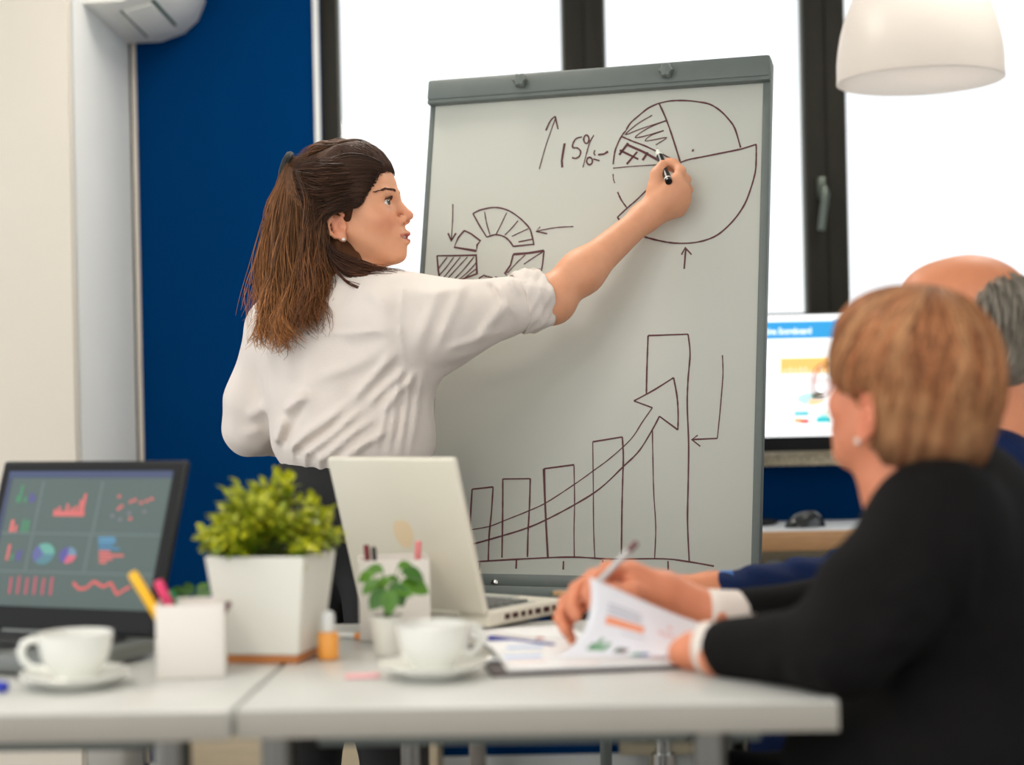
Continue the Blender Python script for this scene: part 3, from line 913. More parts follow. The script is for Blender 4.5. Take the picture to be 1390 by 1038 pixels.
def small_plant(px, py, spec, label, seed):
    p = tz(px, py)
    t = thing('potted_plant', p, 0, label, 'plant')
    MB().lathe([(0.0, 0.0), (0.0165, 0.0), (0.018, 0.003), (0.0245, 0.052), (0.0245, 0.054), (0.0225, 0.054), (0.021, 0.046), (0.0, 0.046)], 32).build('pot', MATS['matte_white_pot'], t)
    MB().lathe([(0.0, 0.049), (0.015, 0.048), (0.0215, 0.0465)], 24).build('soil', M_soil, t)
    y = p.y
    M_l = leaf_mat('mint_leaf', (30, 84, 10), (96, 146, 28), 20)
    rr = random.Random(seed)
    sm = MB()
    for k, (a, b, s, dy) in enumerate(spec):
        A = at(*a, y + dy * 0.6); B = at(*b, y + dy)
        st0 = Vector((p.x + rr.uniform(-.006, .006), p.y + rr.uniform(-.006, .006), p.z + 0.048))
        sm.tube([st0, st0.lerp(A, 0.6) + Vector((0, 0, 0.006)), A], [0.0011, 0.001, 0.0008], 5)
        d = (B - A); l = d.length
        d.normalize()
        nn = (Vector((rr.uniform(-.3, .3), -0.75, 0.7)) - d * d.dot(Vector((0, -0.75, 0.7)))).normalized()
        side = nn.cross(d).normalized()
        nn = d.cross(side)
        Mx = Matrix((d, side, nn)).transposed()
        lv, lf = leaf_mesh(l * 1.15, l * 0.42, 0.18, 6)
        o = MB().add([A + Mx @ Vector(v) for v in lv], lf).build('leaf', M_l, t, True, auto=180)
        at_ = o.data.attributes.new('tone', 'FLOAT', 'POINT')
        at_.data.foreach_set('value', np.full(len(lv), rr.uniform(0.1, 0.75), np.float32))
    sm.build('stems', MATS['green_stem'], t, True)
small_plant(527, 889, [((508, 778), (488, 786), 0.9, 0), ((515, 788), (494, 802), 1.0, -0.02), ((524, 800), (505, 822), 1.05, -0.03), ((530, 800), (528, 828), 1.0, -0.035),
            ((538, 798), (556, 806), 1.0, -0.02), ((545, 775), (572, 782), 1.0, 0.0), ((545, 790), (578, 800), 0.95, 0.0), ((540, 770), (558, 766), 0.85, 0.02),
            ((520, 776), (500, 770), 0.85, 0.02), ((530, 785), (512, 796), 0.95, 0.0), ((534, 790), (545, 818), 0.9, -0.02), ((525, 786), (540, 785), 0.8, 0.01)],
            'small round-leaved green plant in a little white pot by the coffee cup', 5)
small_plant(262, 882, [((252, 808), (232, 800), 1, 0), ((256, 806), (238, 818), 1, -0.01), ((262, 806), (252, 792), 1, 0.01), ((266, 810), (284, 802), 1, 0.0),
            ((262, 814), (276, 820), 1, -0.01), ((258, 812), (254, 826), 1, -0.015), ((268, 804), (280, 792), 1, 0.01)],
            'small green leafy sprig in a pot behind the pen holder with coloured markers', 9)

# ------------------------------------------------------------------ laptops
def laptop(name, hinge, fwd, width, depth, lid_h, tilt, body, screen, label, lid_mat, key_mat, ports=False, rim=None):
    """hinge: centre of the hinge line on the table, fwd: direction from the hinge to the user"""
    fwd = Vector((fwd[0], fwd[1], 0)).normalized()
    side = Vector((-fwd.y, fwd.x, 0))            # the user's right-hand side
    mt = Matrix.Translation(hinge) @ Matrix((side, -fwd, Vector((0, 0, 1)))).transposed().to_4x4()
    # local axes: +X = side, -Y = towards the user, +Z up
    t = thing(name, hinge, 0, label, 'laptop', mtx=mt)
    th = 0.024
    rbox('base', (0, -depth / 2, th / 2 + 0.003), (width, depth, th), body, t, 0.006, seg=3)
    for x in (-1, 1):
        for y in (-0.03, -depth + 0.03):
            MB().lathe([(0.006, 0), (0.006, 0.004)], 12, (x * (width / 2 - 0.03), y, 0)).build('foot', M_black_plastic, t)
    rbox('keyboard_well', (0, -0.085, th + 0.0032), (width - 0.035, 0.115, 0.001), key_mat[1], t, 0)
    me = None
    for r in range(5):
        for c in range(14):
            if me is None:
                k = MB().box((0, 0, 0), ((width - 0.05) / 14 - 0.003, 0.017, 0.004), 0.001, 1).build('key', key_mat[0], t)
                me = k.data
            else:
                k = bpy.data.objects.new('key', me); COL.objects.link(k); k.parent = t
            k.location = (-(width - 0.05) / 2 + (c + 0.5) * (width - 0.05) / 14, -0.04 - r * 0.021, th + 0.0055)
    rbox('touchpad', (0, -depth + 0.045, th + 0.0032), (0.09, 0.055, 0.001), key_mat[1], t, 0)
    # lid: rotates about the hinge, leaning back (+Y)
    rot = Matrix.Rotation(-tilt, 3, 'X')
    o = Vector((0, -0.004, th + 0.002))
    def L(x, y, z): return o + rot @ Vector((x, y, z))
    lid = MB().box(L(0, 0.006, lid_h / 2), (width, 0.012, lid_h), 0.0055, 3, rot=rot).build('lid', lid_mat, t)
    MB().tube([(-width * 0.3, 0.001, th), (width * 0.3, 0.001, th)], 0.008, 12).build('hinge', body, t)
    bz = MB().box(L(0, -0.0006, lid_h / 2), (width - 0.012, 0.002, lid_h - 0.012), 0.0006, 1, rot=rot).build('bezel', M_black_plastic, t)
    sw, sh = width - 0.038, lid_h - 0.056
    sc_ = MB().box(L(0, -0.002, lid_h / 2 + 0.010), (sw, 0.001, sh), 0, rot=rot).build('screen', screen, t)
    if ports:
        M_p = mat('port_dark', lin(70, 30, 26), 0.6, var=0.1)
        for x, w in ((-0.035, 0.012), (-0.055, 0.013), (-0.075, 0.010), (-0.093, 0.009), (-0.113, 0.013), (-0.135, 0.014), (-0.155, 0.008)):
            rbox('port', (-width / 2 + 0.0 if ports == 'L' else width / 2, x - 0.01, th / 2 + 0.004), (0.002, w, 0.008), M_p, t, 0)
    def on_screen(u, v, off=0.0):               # u from the user's left, v from the top
        return L((u - 0.5) * sw, -0.0026 - off, lid_h / 2 + 0.010 + (0.5 - v) * sh)
    return t, on_screen

# dark laptop on the left, screen towards the camera
M_dark_body = mat('dark_laptop_plastic', lin(24, 27, 28), 0.4, spec=0.3, var=0.06)
M_scr_dim = mat('dim_screen', lin(80, 92, 90), 0.4, emit=0.30, spec=0.2, var=0.02)
yaw = math.radians(24)
fw = (-math.sin(yaw), -math.cos(yaw))
hr = tz(212, 892)                                # right end of the hinge
side = Vector((math.cos(yaw), -math.sin(yaw), 0))
lw = 0.335
hinge = hr - side * lw / 2
M_key_d = (mat('black_keys', lin(26, 28, 30), 0.4, var=0.1), mat('key_well_dark', lin(58, 62, 62), 0.4, 0.3, var=0.06))
lap1, scr = laptop('laptop', hinge, fw, lw, 0.20, 0.262, math.radians(20), mat('grey_laptop_deck', lin(120, 124, 122), 0.35, 0.4, var=0.05), M_scr_dim,
                   'dark bezel laptop with dashboard charts on its screen, on the left table', M_dark_body, M_key_d)
def ink1(col): return mat('screen_ink_%d_%d_%d' % col, lin(*col), 0.4, emit=0.33, var=0.02)
def spatch(name, u0, v0, u1, v1, col, off=0.0004):
    MB().add([scr(u0, v0, off), scr(u1, v0, off), scr(u1, v1, off), scr(u0, v1, off)], [(0, 1, 2, 3)]).build(name, ink1(col), lap1, smooth=False)
def sline(name, pts, w, col):
    b = MB()
    for (u0, v0), (u1, v1) in zip(pts, pts[1:]):
        a = scr(u0, v0, 0.0005); c = scr(u1, v1, 0.0005)
        d = (c - a).normalized(); nrm = (scr(0.5, 0.5, 0.01) - scr(0.5, 0.5)).normalized()
        s = nrm.cross(d) * w
        b.add([a + s, a - s, c - s, c + s], [(0, 1, 2, 3)])
    b.build(name, ink1(col), lap1, smooth=False)
def uv(x, y):                                    # crop pixels of the screen -> screen coordinates
    return ((x + (y - 110) * 0.22 - 30) / 890.0, (y - 110) / 770.0)
spatch('title_bar', 0, 0, 1, 0.05, (52, 62, 92))
spatch('side_bar', 0, 0.05, 0.028, 1.0, (50, 58, 84))
for x, y0, y1 in ((215, 170, 460), (540, 170, 460), (470, 470, 680), (150, 470, 680)):
    a = uv(x, y0); b = uv(x - (y1 - y0) * 0.22, y1); spatch('panel_gap', a[0], a[1], a[0] + 0.012, b[1], (88, 100, 100))
for y in (465, 682):
    spatch('panel_gap', 0.03, (y - 110) / 770, 1, (y - 110) / 770 + 0.012, (88, 100, 100))
def rect(name, x0, y0, x1, y1, col, off=0.0004):
    a = uv(x0, (y0 + y1) / 2); b = uv(x1, (y0 + y1) / 2)
    spatch(name, a[0], (y0 - 110) / 770, b[0], (y1 - 110) / 770, col, off)
RED = (180, 92, 90); GRN = (60, 116, 84); VIO = (74, 70, 122)
rect('bar', 270, 340, 440, 370, RED); 
for x, h in ((272, 40), (296, 55), (318, 30), (340, 70), (364, 50), (386, 60), (412, 95), (432, 130)):
    rect('bar', x, 370 - h, x + 15, 345, RED)
for x, h, c in ((65, 40, GRN), (85, 100, GRN), (108, 30, GRN), (140, 55, VIO), (155, 40, VIO)):
    rect('bar', x, 292 - h, x + 15, 292, c)
for x, h, c in ((30, 70, (196, 96, 94)), (50, 40, RED), (95, 75, GRN), (118, 70, GRN)):
    rect('bar', x, 465 - h, x + 16, 465, c)
for x, h, c in ((10, 90, RED), (30, 35, GRN), (60, 50, VIO), (75, 60, VIO)):
    rect('bar', x, 625 - h, x + 15, 625, c)
def disc(cx, cy, r, parts):
    a0 = 0
    for frac, col in parts:
        vs = [scr(*uv(cx, cy), 0.0005)]
        for k in range(9):
            an = (a0 + frac * k / 8) * 6.2832
            u, v = uv(cx, cy)
            vs.append(scr(u + r / 890 * math.cos(an), v + r / 770 * math.sin(an), 0.0005))
        MB().add(vs, [(0, i, i + 1) for i in range(1, 9)]).build('pie_slice', ink1(col), lap1, smooth=False)
        a0 += frac
disc(213, 585, 60, ((0.35, (70, 110, 120)), (0.3, (78, 82, 130)), (0.35, (86, 140, 130))))
disc(345, 590, 46, ((0.3, (176, 84, 100)), (0.45, (74, 68, 130)), (0.25, (92, 120, 140))))
for i, (w, c) in enumerate(((90, (74, 126, 160)), (90, (74, 126, 160)), (75, (60, 108, 142)), (110, (60, 108, 142)), (60, RED), (130, RED), (70, RED), (40, RED))):
    rect('bar', 512, 484 + i * 19, 512 + w, 498 + i * 19, c)
for x, y in ((630, 255), (690, 285), (640, 310), (625, 325), (712, 275), (745, 290), (775, 280), (800, 268), (590, 365), (680, 350), (684, 380), (760, 340), (630, 385)):
    rect('dot', x - 9, y - 8, x + 9, y + 8, RED if y < 335 or x == 684 else (110, 100, 110))
for i in range(6):
    sline('tally', [uv(20 + i * 45, 815), uv(34 + i * 45, 720 - (i % 2) * 8)], 0.0017, (176, 74, 92))
sline('trend_line', [uv(*p) for p in ((370, 740), (400, 775), (440, 770), (480, 730), (530, 760), (570, 735), (600, 800), (640, 770), (670, 755))], 0.0022, (190, 86, 84))

# white laptop, back of the lid towards the camera
yaw2 = math.radians(38)
M_wl = mat('white_laptop_shell', lin(222, 217, 200), 0.4, var=0.012, coat=0.15)
fw2 = Vector((math.sin(yaw2), math.cos(yaw2), 0))
sd2 = Vector((fw2.y, -fw2.x, 0))
hr2 = tz(664, 856)
lw2 = 0.262
M_key_w = (mat('grey_keys', lin(110, 112, 108), 0.45, var=0.08), mat('key_well_pale', lin(170, 172, 164), 0.45, var=0.03))
lap2, scr2 = laptop('laptop', hr2 - sd2 * lw2 / 2, fw2, lw2, 0.205, 0.250, math.radians(16), M_wl, mat('screen_glow', lin(150, 160, 168), 0.3, emit=0.4, var=0.02),
                    'open white laptop with its lid back showing, on the meeting table', M_wl, M_key_w, ports='L')
rt2 = Matrix.Rotation(-math.radians(16), 3, 'X')
em = MB(); ring = []
for i in range(28):
    q = i / 28 * 6.2832
    ring.append((0.019 * math.sin(q) * (1 + 0.10 * math.cos(q)), 0.024 * math.cos(q) - 0.004 * math.exp(-(math.sin(q) / 0.25) ** 2) * (1 if math.cos(q) > 0 else 0)))
vs = [Vector((0, -0.004, 0.026)) + rt2 @ Vector((x, 0.0121 + 0.0005 * k, 0.128 + z)) for k in (0, 1) for x, z in ring]
em.add(vs, [tuple(range(28)), tuple(range(28, 56))] + [(i, (i + 1) % 28, 28 + (i + 1) % 28, 28 + i) for i in range(28)])
em.build('lid_emblem', mat('lid_emblem_pale', lin(228, 206, 170), 0.35, var=0.01), lap2, smooth=False)

# ------------------------------------------------------------------ papers and small desk items
def clipboard():
    a, b = tz(668, 920), tz(942, 908)
    ax = (b - a).normalized(); ay = Vector((-ax.y, ax.x, 0))
    rz = math.atan2(ax.y, ax.x)
    w = (b - a).length; d = 0.27
    c = a + ax * w / 2 + ay * d / 2
    t = thing('clipboard', (c.x, c.y, TZ), rz, 'dark clipboard under the printed reports on the table', 'clipboard')
    rbox('board', (0, 0, 0.003), (w, d, 0.004), mat('dark_clipboard', lin(64, 50, 50), 0.5, var=0.05), t, 0.0015)
    rbox('clip', (-w / 2 + 0.012, 0, 0.009), (0.022, 0.10, 0.008), M_chrome, t, 0.003)
    for k in range(3):
        o = thing('report_sheet', (c.x, c.y, TZ), rz + math.radians((-1.5, 1.2, -0.4)[k]), ('plain white sheet directly on the clipboard, lowest of its stack', 'plain white sheet between two others on the dark clipboard', 'white sheet with pale blue prints, topmost flat sheet on the clipboard')[k], 'paper', 'report sheets stacked on the clipboard')
        MB().box((0.010, 0.0, 0.0060 + 0.0012 * k), (w - 0.03, d - 0.012, 0.0008)).build('sheet', M_paper, o)
        if k == 2:
            for (x, y, sx, sy, col) in ((-0.075, -0.03, 0.05, 0.02, (170, 196, 236)), (-0.075, -0.07, 0.05, 0.008, (236, 190, 180)), (-0.01, -0.10, 0.05, 0.006, (236, 190, 180)), (-0.07, 0.02, 0.06, 0.01, (200, 206, 214)), (-0.06, 0.06, 0.05, 0.03, (190, 206, 230))):
                rbox('print', (x, y, 0.0090), (sx, sy, 0.0003), mat('print_%d_%d_%d' % col, lin(*col), 0.8, var=0.02), o, 0)
    return t
clipboard()
# lifted sheet that the seated woman is turning
SHEET = [  # rows from top (lifted) to bottom (lying), columns from left to right
    [(800, 783, 2.235), (852, 806, 2.245), (902, 828, 2.26), (950, 846, 2.275)],
    [(801, 826, 2.225), (854, 842, 2.235), (904, 858, 2.245), (956, 868, 2.255)],
    [(784, 870, 2.218), (840, 876, 2.222), (897, 884, 2.226), (950, 884, 2.23)],
    [(745, 899, 2.222), (806, 902, 2.215), (868, 904, 2.208), (928, 901, 2.205)]]
SP = [[at(*p) for p in r] for r in SHEET]
for q in SP[3]: q.z = max(q.z, TZ + 0.0135)
def bez(a, b, c, d, t_):
    s = 1 - t_
    # Catmull-like interpolation through 4 points
    L0 = -4.5 * (t_ - 1 / 3) * (t_ - 2 / 3) * (t_ - 1); L1 = 13.5 * t_ * (t_ - 2 / 3) * (t_ - 1)
    L2 = -13.5 * t_ * (t_ - 1 / 3) * (t_ - 1); L3 = 4.5 * t_ * (t_ - 1 / 3) * (t_ - 2 / 3)
    return a * L0 + b * L1 + c * L2 + d * L3
def sheet(u, v):
    return bez(*[bez(*r, u) for r in SP], v)
sh = thing('report_sheet', SP[3][0], 0, 'curling printed chart page lifted above the clipboard by the seated woman', 'paper')
MB().grid(sheet, 16, 16, 0.0006).build('sheet', mat('printed_paper', lin(226, 226, 232), 0.8, var=0.015), sh, True, auto=180)
def sprint(name, u0, v0, u1, v1, col, sk=0.0):
    def f(a, b):
        u = u0 + (u1 - u0) * a; v = v0 + (v1 - v0) * b
        e = 0.002
        p = sheet(u, v)
        n = (sheet(u + e, v) - p).cross(sheet(u, v + e) - p).normalized()
        if n.y > 0: n = -n
        return p + n * 0.0012
    MB().grid(f, 4, 3).build(name, mat('print_%d_%d_%d' % col, lin(*col), 0.8, var=0.03), sh, True, auto=180)
sprint('print', 0.14, 0.36, 0.47, 0.44, (238, 150, 110))
for k in range(3): sprint('print', 0.14, 0.22 + 0.045 * k, 0.44, 0.238 + 0.045 * k, (176, 178, 190))
for k, (h, c) in enumerate(((0.10, (60, 140, 80)), (0.17, (60, 140, 80)), (0.08, (110, 170, 110)), (0.13, (60, 140, 80)))):
    sprint('print', 0.13 + 0.036 * k, 0.78 - h, 0.16 + 0.036 * k, 0.78, c)
sprint('print', 0.34, 0.70, 0.40, 0.80, (86, 96, 84)); sprint('print', 0.40, 0.70, 0.43, 0.80, (120, 90, 84))
sprint('print', 0.50, 0.76, 0.56, 0.88, (86, 150, 130)); sprint('print', 0.56, 0.75, 0.62, 0.87, (60, 84, 150))
sprint('print', 0.68, 0.84, 0.80, 0.90, (226, 120, 120))
for u, v in ((0.60, 0.34), (0.65, 0.36), (0.70, 0.35), (0.68, 0.24), (0.84, 0.42), (0.88, 0.30), (0.86, 0.60), (0.80, 0.62)):
    sprint('print', u, v, u + 0.032, v + 0.045, (226, 170, 170))
sprint('print', 0.30, 0.5, 0.5, 0.515, (190, 190, 200))

p0, p1 = tz(664, 872, 0.006), tz(752, 884, 0.006)
stick('ballpoint_pen', p0, p1, 0.0052, (52, 60, 150), 'blue ballpoint pen lying on the table by the papers', 'pen', cap=((44, 48, 130), 0.3))
p0, p1 = tz(690, 876, 0.007), tz(748, 878, 0.007)
p0, p1 = tz(672, 866, 0.005), tz(738, 874, 0.005)
stick('ballpoint_pen', p0, p1, 0.0042, (226, 222, 216), 'white ballpoint pen lying behind the blue pen', 'pen', cap=((170, 80, 70), 0.12))
# spare paper sheets behind
a = tz(716, 866)
o = thing('paper_sheet', (a.x, a.y + 0.03, TZ), math.radians(12), 'loose white paper sheet lying under the pens', 'paper')
MB().box((0, 0.02, 0.0007), (0.16, 0.13, 0.0008)).build('sheet', M_paper, o)
# orange glue pot, orange tipped pen, pink sticky note, blue cap
p = tz(446, 895)
o = thing('glue_pot', p, 0, 'orange pot with a clear cap beside the planter', 'pot')
M_or = mat('orange_plastic', lin(244, 166, 74), 0.3, var=0.03)
MB().lathe([(0.0, 0.0), (0.0135, 0.0), (0.0145, 0.002), (0.0145, 0.034), (0.012, 0.037), (0.0, 0.037)], 28).build('pot', M_or, o)
MB().lathe([(0.0, 0.0372), (0.009, 0.0372), (0.010, 0.039), (0.009, 0.062), (0.004, 0.066), (0.0, 0.066)], 24).build('cap', mat('clear_plastic', lin(226, 228, 226), 0.2, var=0.01, coat=0.5), o)
p0, p1 = tz(454, 866, 0.005), tz(492, 868, 0.005)
stick('highlighter', p0, p1, 0.0048, (226, 226, 222), 'white highlighter with an orange cap lying behind the planter', 'marker', cap=((244, 150, 60), 0.22))
p = tz(492, 919)
o = thing('sticky_note', p, math.radians(4), 'pink sticky note lying beside the coffee cup', 'sticky note')
MB().box((0, 0, 0.001), (0.044, 0.03, 0.0016), 0.0003, 1).build('note', mat('pink_note', lin(240, 176, 180), 0.8, var=0.02), o)
stick('marker_pen', tz(-70, 936, 0.008), tz(9, 941, 0.008), 0.007, (30, 50, 170), 'blue marker lying on the table by the cup before the dark laptop', 'marker')
# loose leaves sprig right of the pen holder (in front of planter)
# ------------------------------------------------------------------ background furniture under the table line
def cabinet():
    x0, x1 = at(250, 1000, 4.6).x, at(596, 1000, 4.6).x
    t = thing('low_cabinet', ((x0 + x1) / 2, 4.66, 0), 0, 'pale beige low cabinet against the blue wall, seen below the table', 'cabinet')
    M_c = mat('pale_beige_laminate', lin(214, 198, 168), 0.5, var=0.04, stretch=(1, 1, 8))
    w = x1 - x0
    rbox('body', (0, 0.04, 0.25), (w, 0.28, 0.44), M_c, t, 0.003)
    rbox('plinth', (0, 0.05, 0.015), (w - 0.04, 0.24, 0.03), M_black_plastic, t, 0.002)
    for s in (-1, 1):
        d = rbox('door', (s * w / 4, -0.109, 0.25), (w / 2 - 0.006, 0.018, 0.42), M_c, t, 0.002)
        MB().tube([(s * 0.04, -0.119, 0.28), (s * 0.04, -0.135, 0.28), (s * 0.04, -0.135, 0.20), (s * 0.04, -0.119, 0.20)], 0.004, 8).build('handle', M_chrome, d)
cabinet()

def office_chair(loc, rz, label, arms=True, back=True, seat_z=0.46):
    t = thing('office_chair', loc, rz, label, 'chair')
    M_f = mat('black_chair_fabric', lin(22, 23, 27), 0.85, var=0.15, vscale=80, bump=0.2, bscale=400)
    MB().box((0, 0, seat_z - 0.03), (0.46, 0.45, 0.07), 0.03, 4).build('seat', M_f, t)
    if back:
        def f(u, v):
            x = (u - 0.5) * 0.42 * (1 - 0.12 * v); z = seat_z + 0.08 + 0.30 * v
            return (x, -0.235 - 0.05 * v + 0.22 * x * x * 1.5, z)
        MB().grid(f, 12, 10, -0.04).build('backrest', M_f, t, auto=60)
        MB().tube([(0, -0.12, seat_z - 0.07), (0, -0.26, seat_z - 0.05), (0, -0.285, seat_z + 0.1), (0, -0.30, seat_z + 0.2)], 0.018, 10).build('back_bar', M_black_plastic, t)
    MB().lathe([(0.03, 0.07), (0.03, 0.25), (0.02, 0.25), (0.02, seat_z - 0.06)], 20).build('gas_column', M_chrome, t)
    for k in range(5):
        a = k / 5 * 6.2832
        d = Vector((math.cos(a), math.sin(a), 0))
        MB().tube([Vector((0, 0, 0.095)), d * 0.16 + Vector((0, 0, 0.085)), d * 0.27 + Vector((0, 0, 0.07))], [0.024, 0.02, 0.014], 10).build('base_arm', M_black_plastic, t)
        s = Vector((-d.y, d.x, 0)) * 0.012
        cpt = d * 0.265 + Vector((0, 0, 0.028))
        MB().tube([cpt - s, cpt + s], 0.027, 16).build('caster', M_black_plastic, t)
    if arms:
        for s in (-1, 1):
            x = s * 0.26
            MB().tube([(s * 0.2, 0.05, seat_z - 0.05), (x, 0.05, seat_z - 0.04), (x, 0.04, seat_z + 0.12), (x, 0.02, seat_z + 0.19)], 0.014, 10).build('arm_post', M_black_plastic, t)
            MB().tube([(x, 0.17, seat_z + 0.195), (x, 0.10, seat_z + 0.212), (x, -0.06, seat_z + 0.212), (x, -0.13, seat_z + 0.19), (x, -0.16, seat_z + 0.15)],
                      [0.02, 0.026, 0.027, 0.025, 0.02], 12, flat=0.6).build('armrest', M_black_plastic, t)
    return t
office_chair((0.34, 4.02, 0), math.radians(-14), 'black office chair with armrests between the flipchart and the desk', seat_z=0.47)
# ------------------------------------------------------------------ implicit-surface modelling (bodies, clothes, hair)
def A3(p): return np.array((p[0], p[1], p[2]), float)

class RC:                                    # rounded cone between two points
    def __init__(s, a, b, ra, rb, k=0.02, op='u'):
        s.a, s.b, s.ra, s.rb, s.k, s.op = A3(a), A3(b), ra, rb, k, op
    def d(s, P):
        ab = s.b - s.a
        t = np.clip((P - s.a) @ ab / max(ab @ ab, 1e-9), 0, 1)
        return np.linalg.norm(P - s.a - t[:, None] * ab, axis=1) - (s.ra + (s.rb - s.ra) * t)
    def box(s):
        r = max(s.ra, s.rb)
        return np.minimum(s.a, s.b) - r, np.maximum(s.a, s.b) + r

class EL:                                    # ellipsoid with axes (rows of M)
    def __init__(s, c, r, M=None, k=0.02, op='u'):
        s.c, s.r, s.k, s.op = A3(c), np.array(r, float), k, op
        s.M = np.eye(3) if M is None else np.array(M, float)
    def d(s, P):
        q = (P - s.c) @ s.M.T
        k0 = np.linalg.norm(q / s.r, axis=1)
        k1 = np.linalg.norm(q / (s.r * s.r), axis=1)
        return np.where(k1 < 1e-6, -s.r.min(), k0 * (k0 - 1) / np.maximum(k1, 1e-6))
    def box(s):
        m = s.r.max()
        return s.c - m, s.c + m

class HALF:                                  # half space used to cut: keeps points with (p-c).n < 0
    def __init__(s, c, n, k=0.004, op='s'):
        s.c, s.n, s.k, s.op = A3(c), A3(n) / np.linalg.norm(A3(n)), k, op
    def d(s, P): return -((P - s.c) @ s.n)
    def box(s): return s.c, s.c

def chain(pts, rs, k=0.02):
    return [RC(pts[i], pts[i + 1], rs[i], rs[i + 1], k) for i in range(len(pts) - 1)]

def eval_sdf(prims, P, disp=None):
    d = None
    for p in prims:
        q = p.d(P)
        if p.op == 'u':
            if d is None: d = q; continue
            h = np.clip(0.5 + 0.5 * (d - q) / p.k, 0, 1)
            d = d * (1 - h) + q * h - p.k * h * (1 - h)
        else:
            if d is None: continue
            h = np.clip(0.5 - 0.5 * (d + q) / p.k, 0, 1)
            d = d * (1 - h) - q * h + p.k * h * (1 - h)
    if d is None: d = np.full(len(P), 1.0)
    if disp is not None: d = d + disp(P)
    return d

def polygonize(prims, h, disp=None, B=20, pad=0.02):
    """naive surface nets evaluated block by block near the surface"""
    lo = np.min([p.box()[0] for p in prims if p.op == 'u'], axis=0) - pad
    hi = np.max([p.box()[1] for p in prims if p.op == 'u'], axis=0) + pad
    n = np.ceil((hi - lo) / (h * B)).astype(int)
    size = B * h
    R = size * 0.87
    ii = np.stack(np.meshgrid(*[np.arange(k) for k in n], indexing='ij'), -1).reshape(-1, 3)
    C = lo + (ii + 0.5) * size
    dc = eval_sdf(prims, C)
    act = np.abs(dc) < R * 1.35 + 0.02
    ii, C = ii[act], C[act]
    pd = [p.d(C) for p in prims]
    N = (n * B + 4).astype(np.int64)
    def cid(i, j, k): return ((i + 1) * N[1] + (j + 1)) * N[2] + (k + 1)
    g = np.arange(-1, B + 2)
    G = np.stack(np.meshgrid(g, g, g, indexing='ij'), -1)
    gs = G.reshape(-1, 3) * h
    m = B + 3
    allv, allid, allf = [], [], []
    for bi in range(len(ii)):
        sel = [p for p, q in zip(prims, pd) if q[bi] < (R + p.k) * 1.35 + 0.01]
        if not any(p.op == 'u' for p in sel): continue
        base = lo + ii[bi] * size
        D = eval_sdf(sel, gs + base, disp).reshape(m, m, m)
        S = D < 0
        if S.all() or not S.any(): continue
        acc = np.zeros((m - 1, m - 1, m - 1, 3)); cnt = np.zeros((m - 1, m - 1, m - 1))
        sl = lambda o: slice(o, m - 1 + o)
        for ax in range(3):
            o1, o2 = [x for x in range(3) if x != ax]
            for u in (0, 1):
                for v in (0, 1):
                    q0 = [0, 0, 0]; q0[o1] = u; q0[o2] = v
                    q1 = list(q0); q1[ax] = 1
                    d0 = D[sl(q0[0]), sl(q0[1]), sl(q0[2])]; d1 = D[sl(q1[0]), sl(q1[1]), sl(q1[2])]
                    cr = (d0 < 0) != (d1 < 0)
                    den = np.where(cr, d0 - d1, 1.0)
                    t = np.where(cr, d0 / den, 0)
                    off = np.array(q0, float)
                    w = cr.astype(float)
                    for c in range(3):
                        acc[..., c] += w * (off[c] + (t if c == ax else 0))
                    cnt += w
        has = cnt > 0
        idx = np.argwhere(has)
        pos = acc[has] / cnt[has][:, None] + idx
        gi = idx - 1 + ii[bi] * B
        allv.append(lo + (gi - idx + pos) * h)
        allid.append(cid(gi[:, 0], gi[:, 1], gi[:, 2]))
        # faces for the edges owned by this block
        o = slice(1, B + 1)
        for ax in range(3):
            e0 = S[o, o, o]
            s1 = [o, o, o]; s1[ax] = slice(2, B + 2)
            e1 = S[tuple(s1)]
            for flip, mask in ((False, e0 & ~e1), (True, ~e0 & e1)):
                q = np.argwhere(mask)
                if not len(q): continue
                q = q + ii[bi] * B
                u, v = [(1, 2), (2, 0), (0, 1)][ax]
                du = np.zeros(3, int); du[u] = 1
                dv = np.zeros(3, int); dv[v] = 1
                a = cid(*(q - du - dv).T); b = cid(*(q - dv).T); c = cid(*q.T); d_ = cid(*(q - du).T)
                f = np.stack([a, b, c, d_], 1)
                allf.append(f[:, ::-1] if flip else f)
    V = np.concatenate(allv); I = np.concatenate(allid); Fc = np.concatenate(allf)
    uq, first = np.unique(I, return_index=True)
    V = V[first]
    k = np.searchsorted(uq, Fc)
    k = np.clip(k, 0, len(uq) - 1)
    ok = (uq[k] == Fc).all(1)
    return V, k[ok]

def relax(V, Fq, it=2, lam=0.5):
    E = np.concatenate([Fq[:, [0, 1]], Fq[:, [1, 2]], Fq[:, [2, 3]], Fq[:, [3, 0]]])
    for _ in range(it):
        s = np.zeros_like(V); c = np.zeros(len(V))
        for a, b in ((0, 1), (1, 0)):
            for x in range(3):
                s[:, x] += np.bincount(E[:, a], V[E[:, b], x], len(V))
            c += np.bincount(E[:, a], minlength=len(V))
        V = V + lam * (s / np.maximum(c, 1)[:, None] - V)
    return V

def largest(V, Fq):
    E = np.concatenate([Fq[:, [0, 1]], Fq[:, [1, 2]], Fq[:, [2, 3]], Fq[:, [3, 0]]])
    lab = np.arange(len(V))
    while True:
        m = np.minimum(lab[E[:, 0]], lab[E[:, 1]])
        new = lab.copy()
        np.minimum.at(new, lab[E[:, 0]], m); np.minimum.at(new, lab[E[:, 1]], m)
        new = new[new]; new = new[new]
        if (new == lab).all(): break
        lab = new
    lab = lab[lab]
    u, c = np.unique(lab, return_counts=True)
    keep = lab == u[np.argmax(c)]
    idx = np.cumsum(keep) - 1
    return V[keep], idx[Fq[keep[Fq].all(1)]]

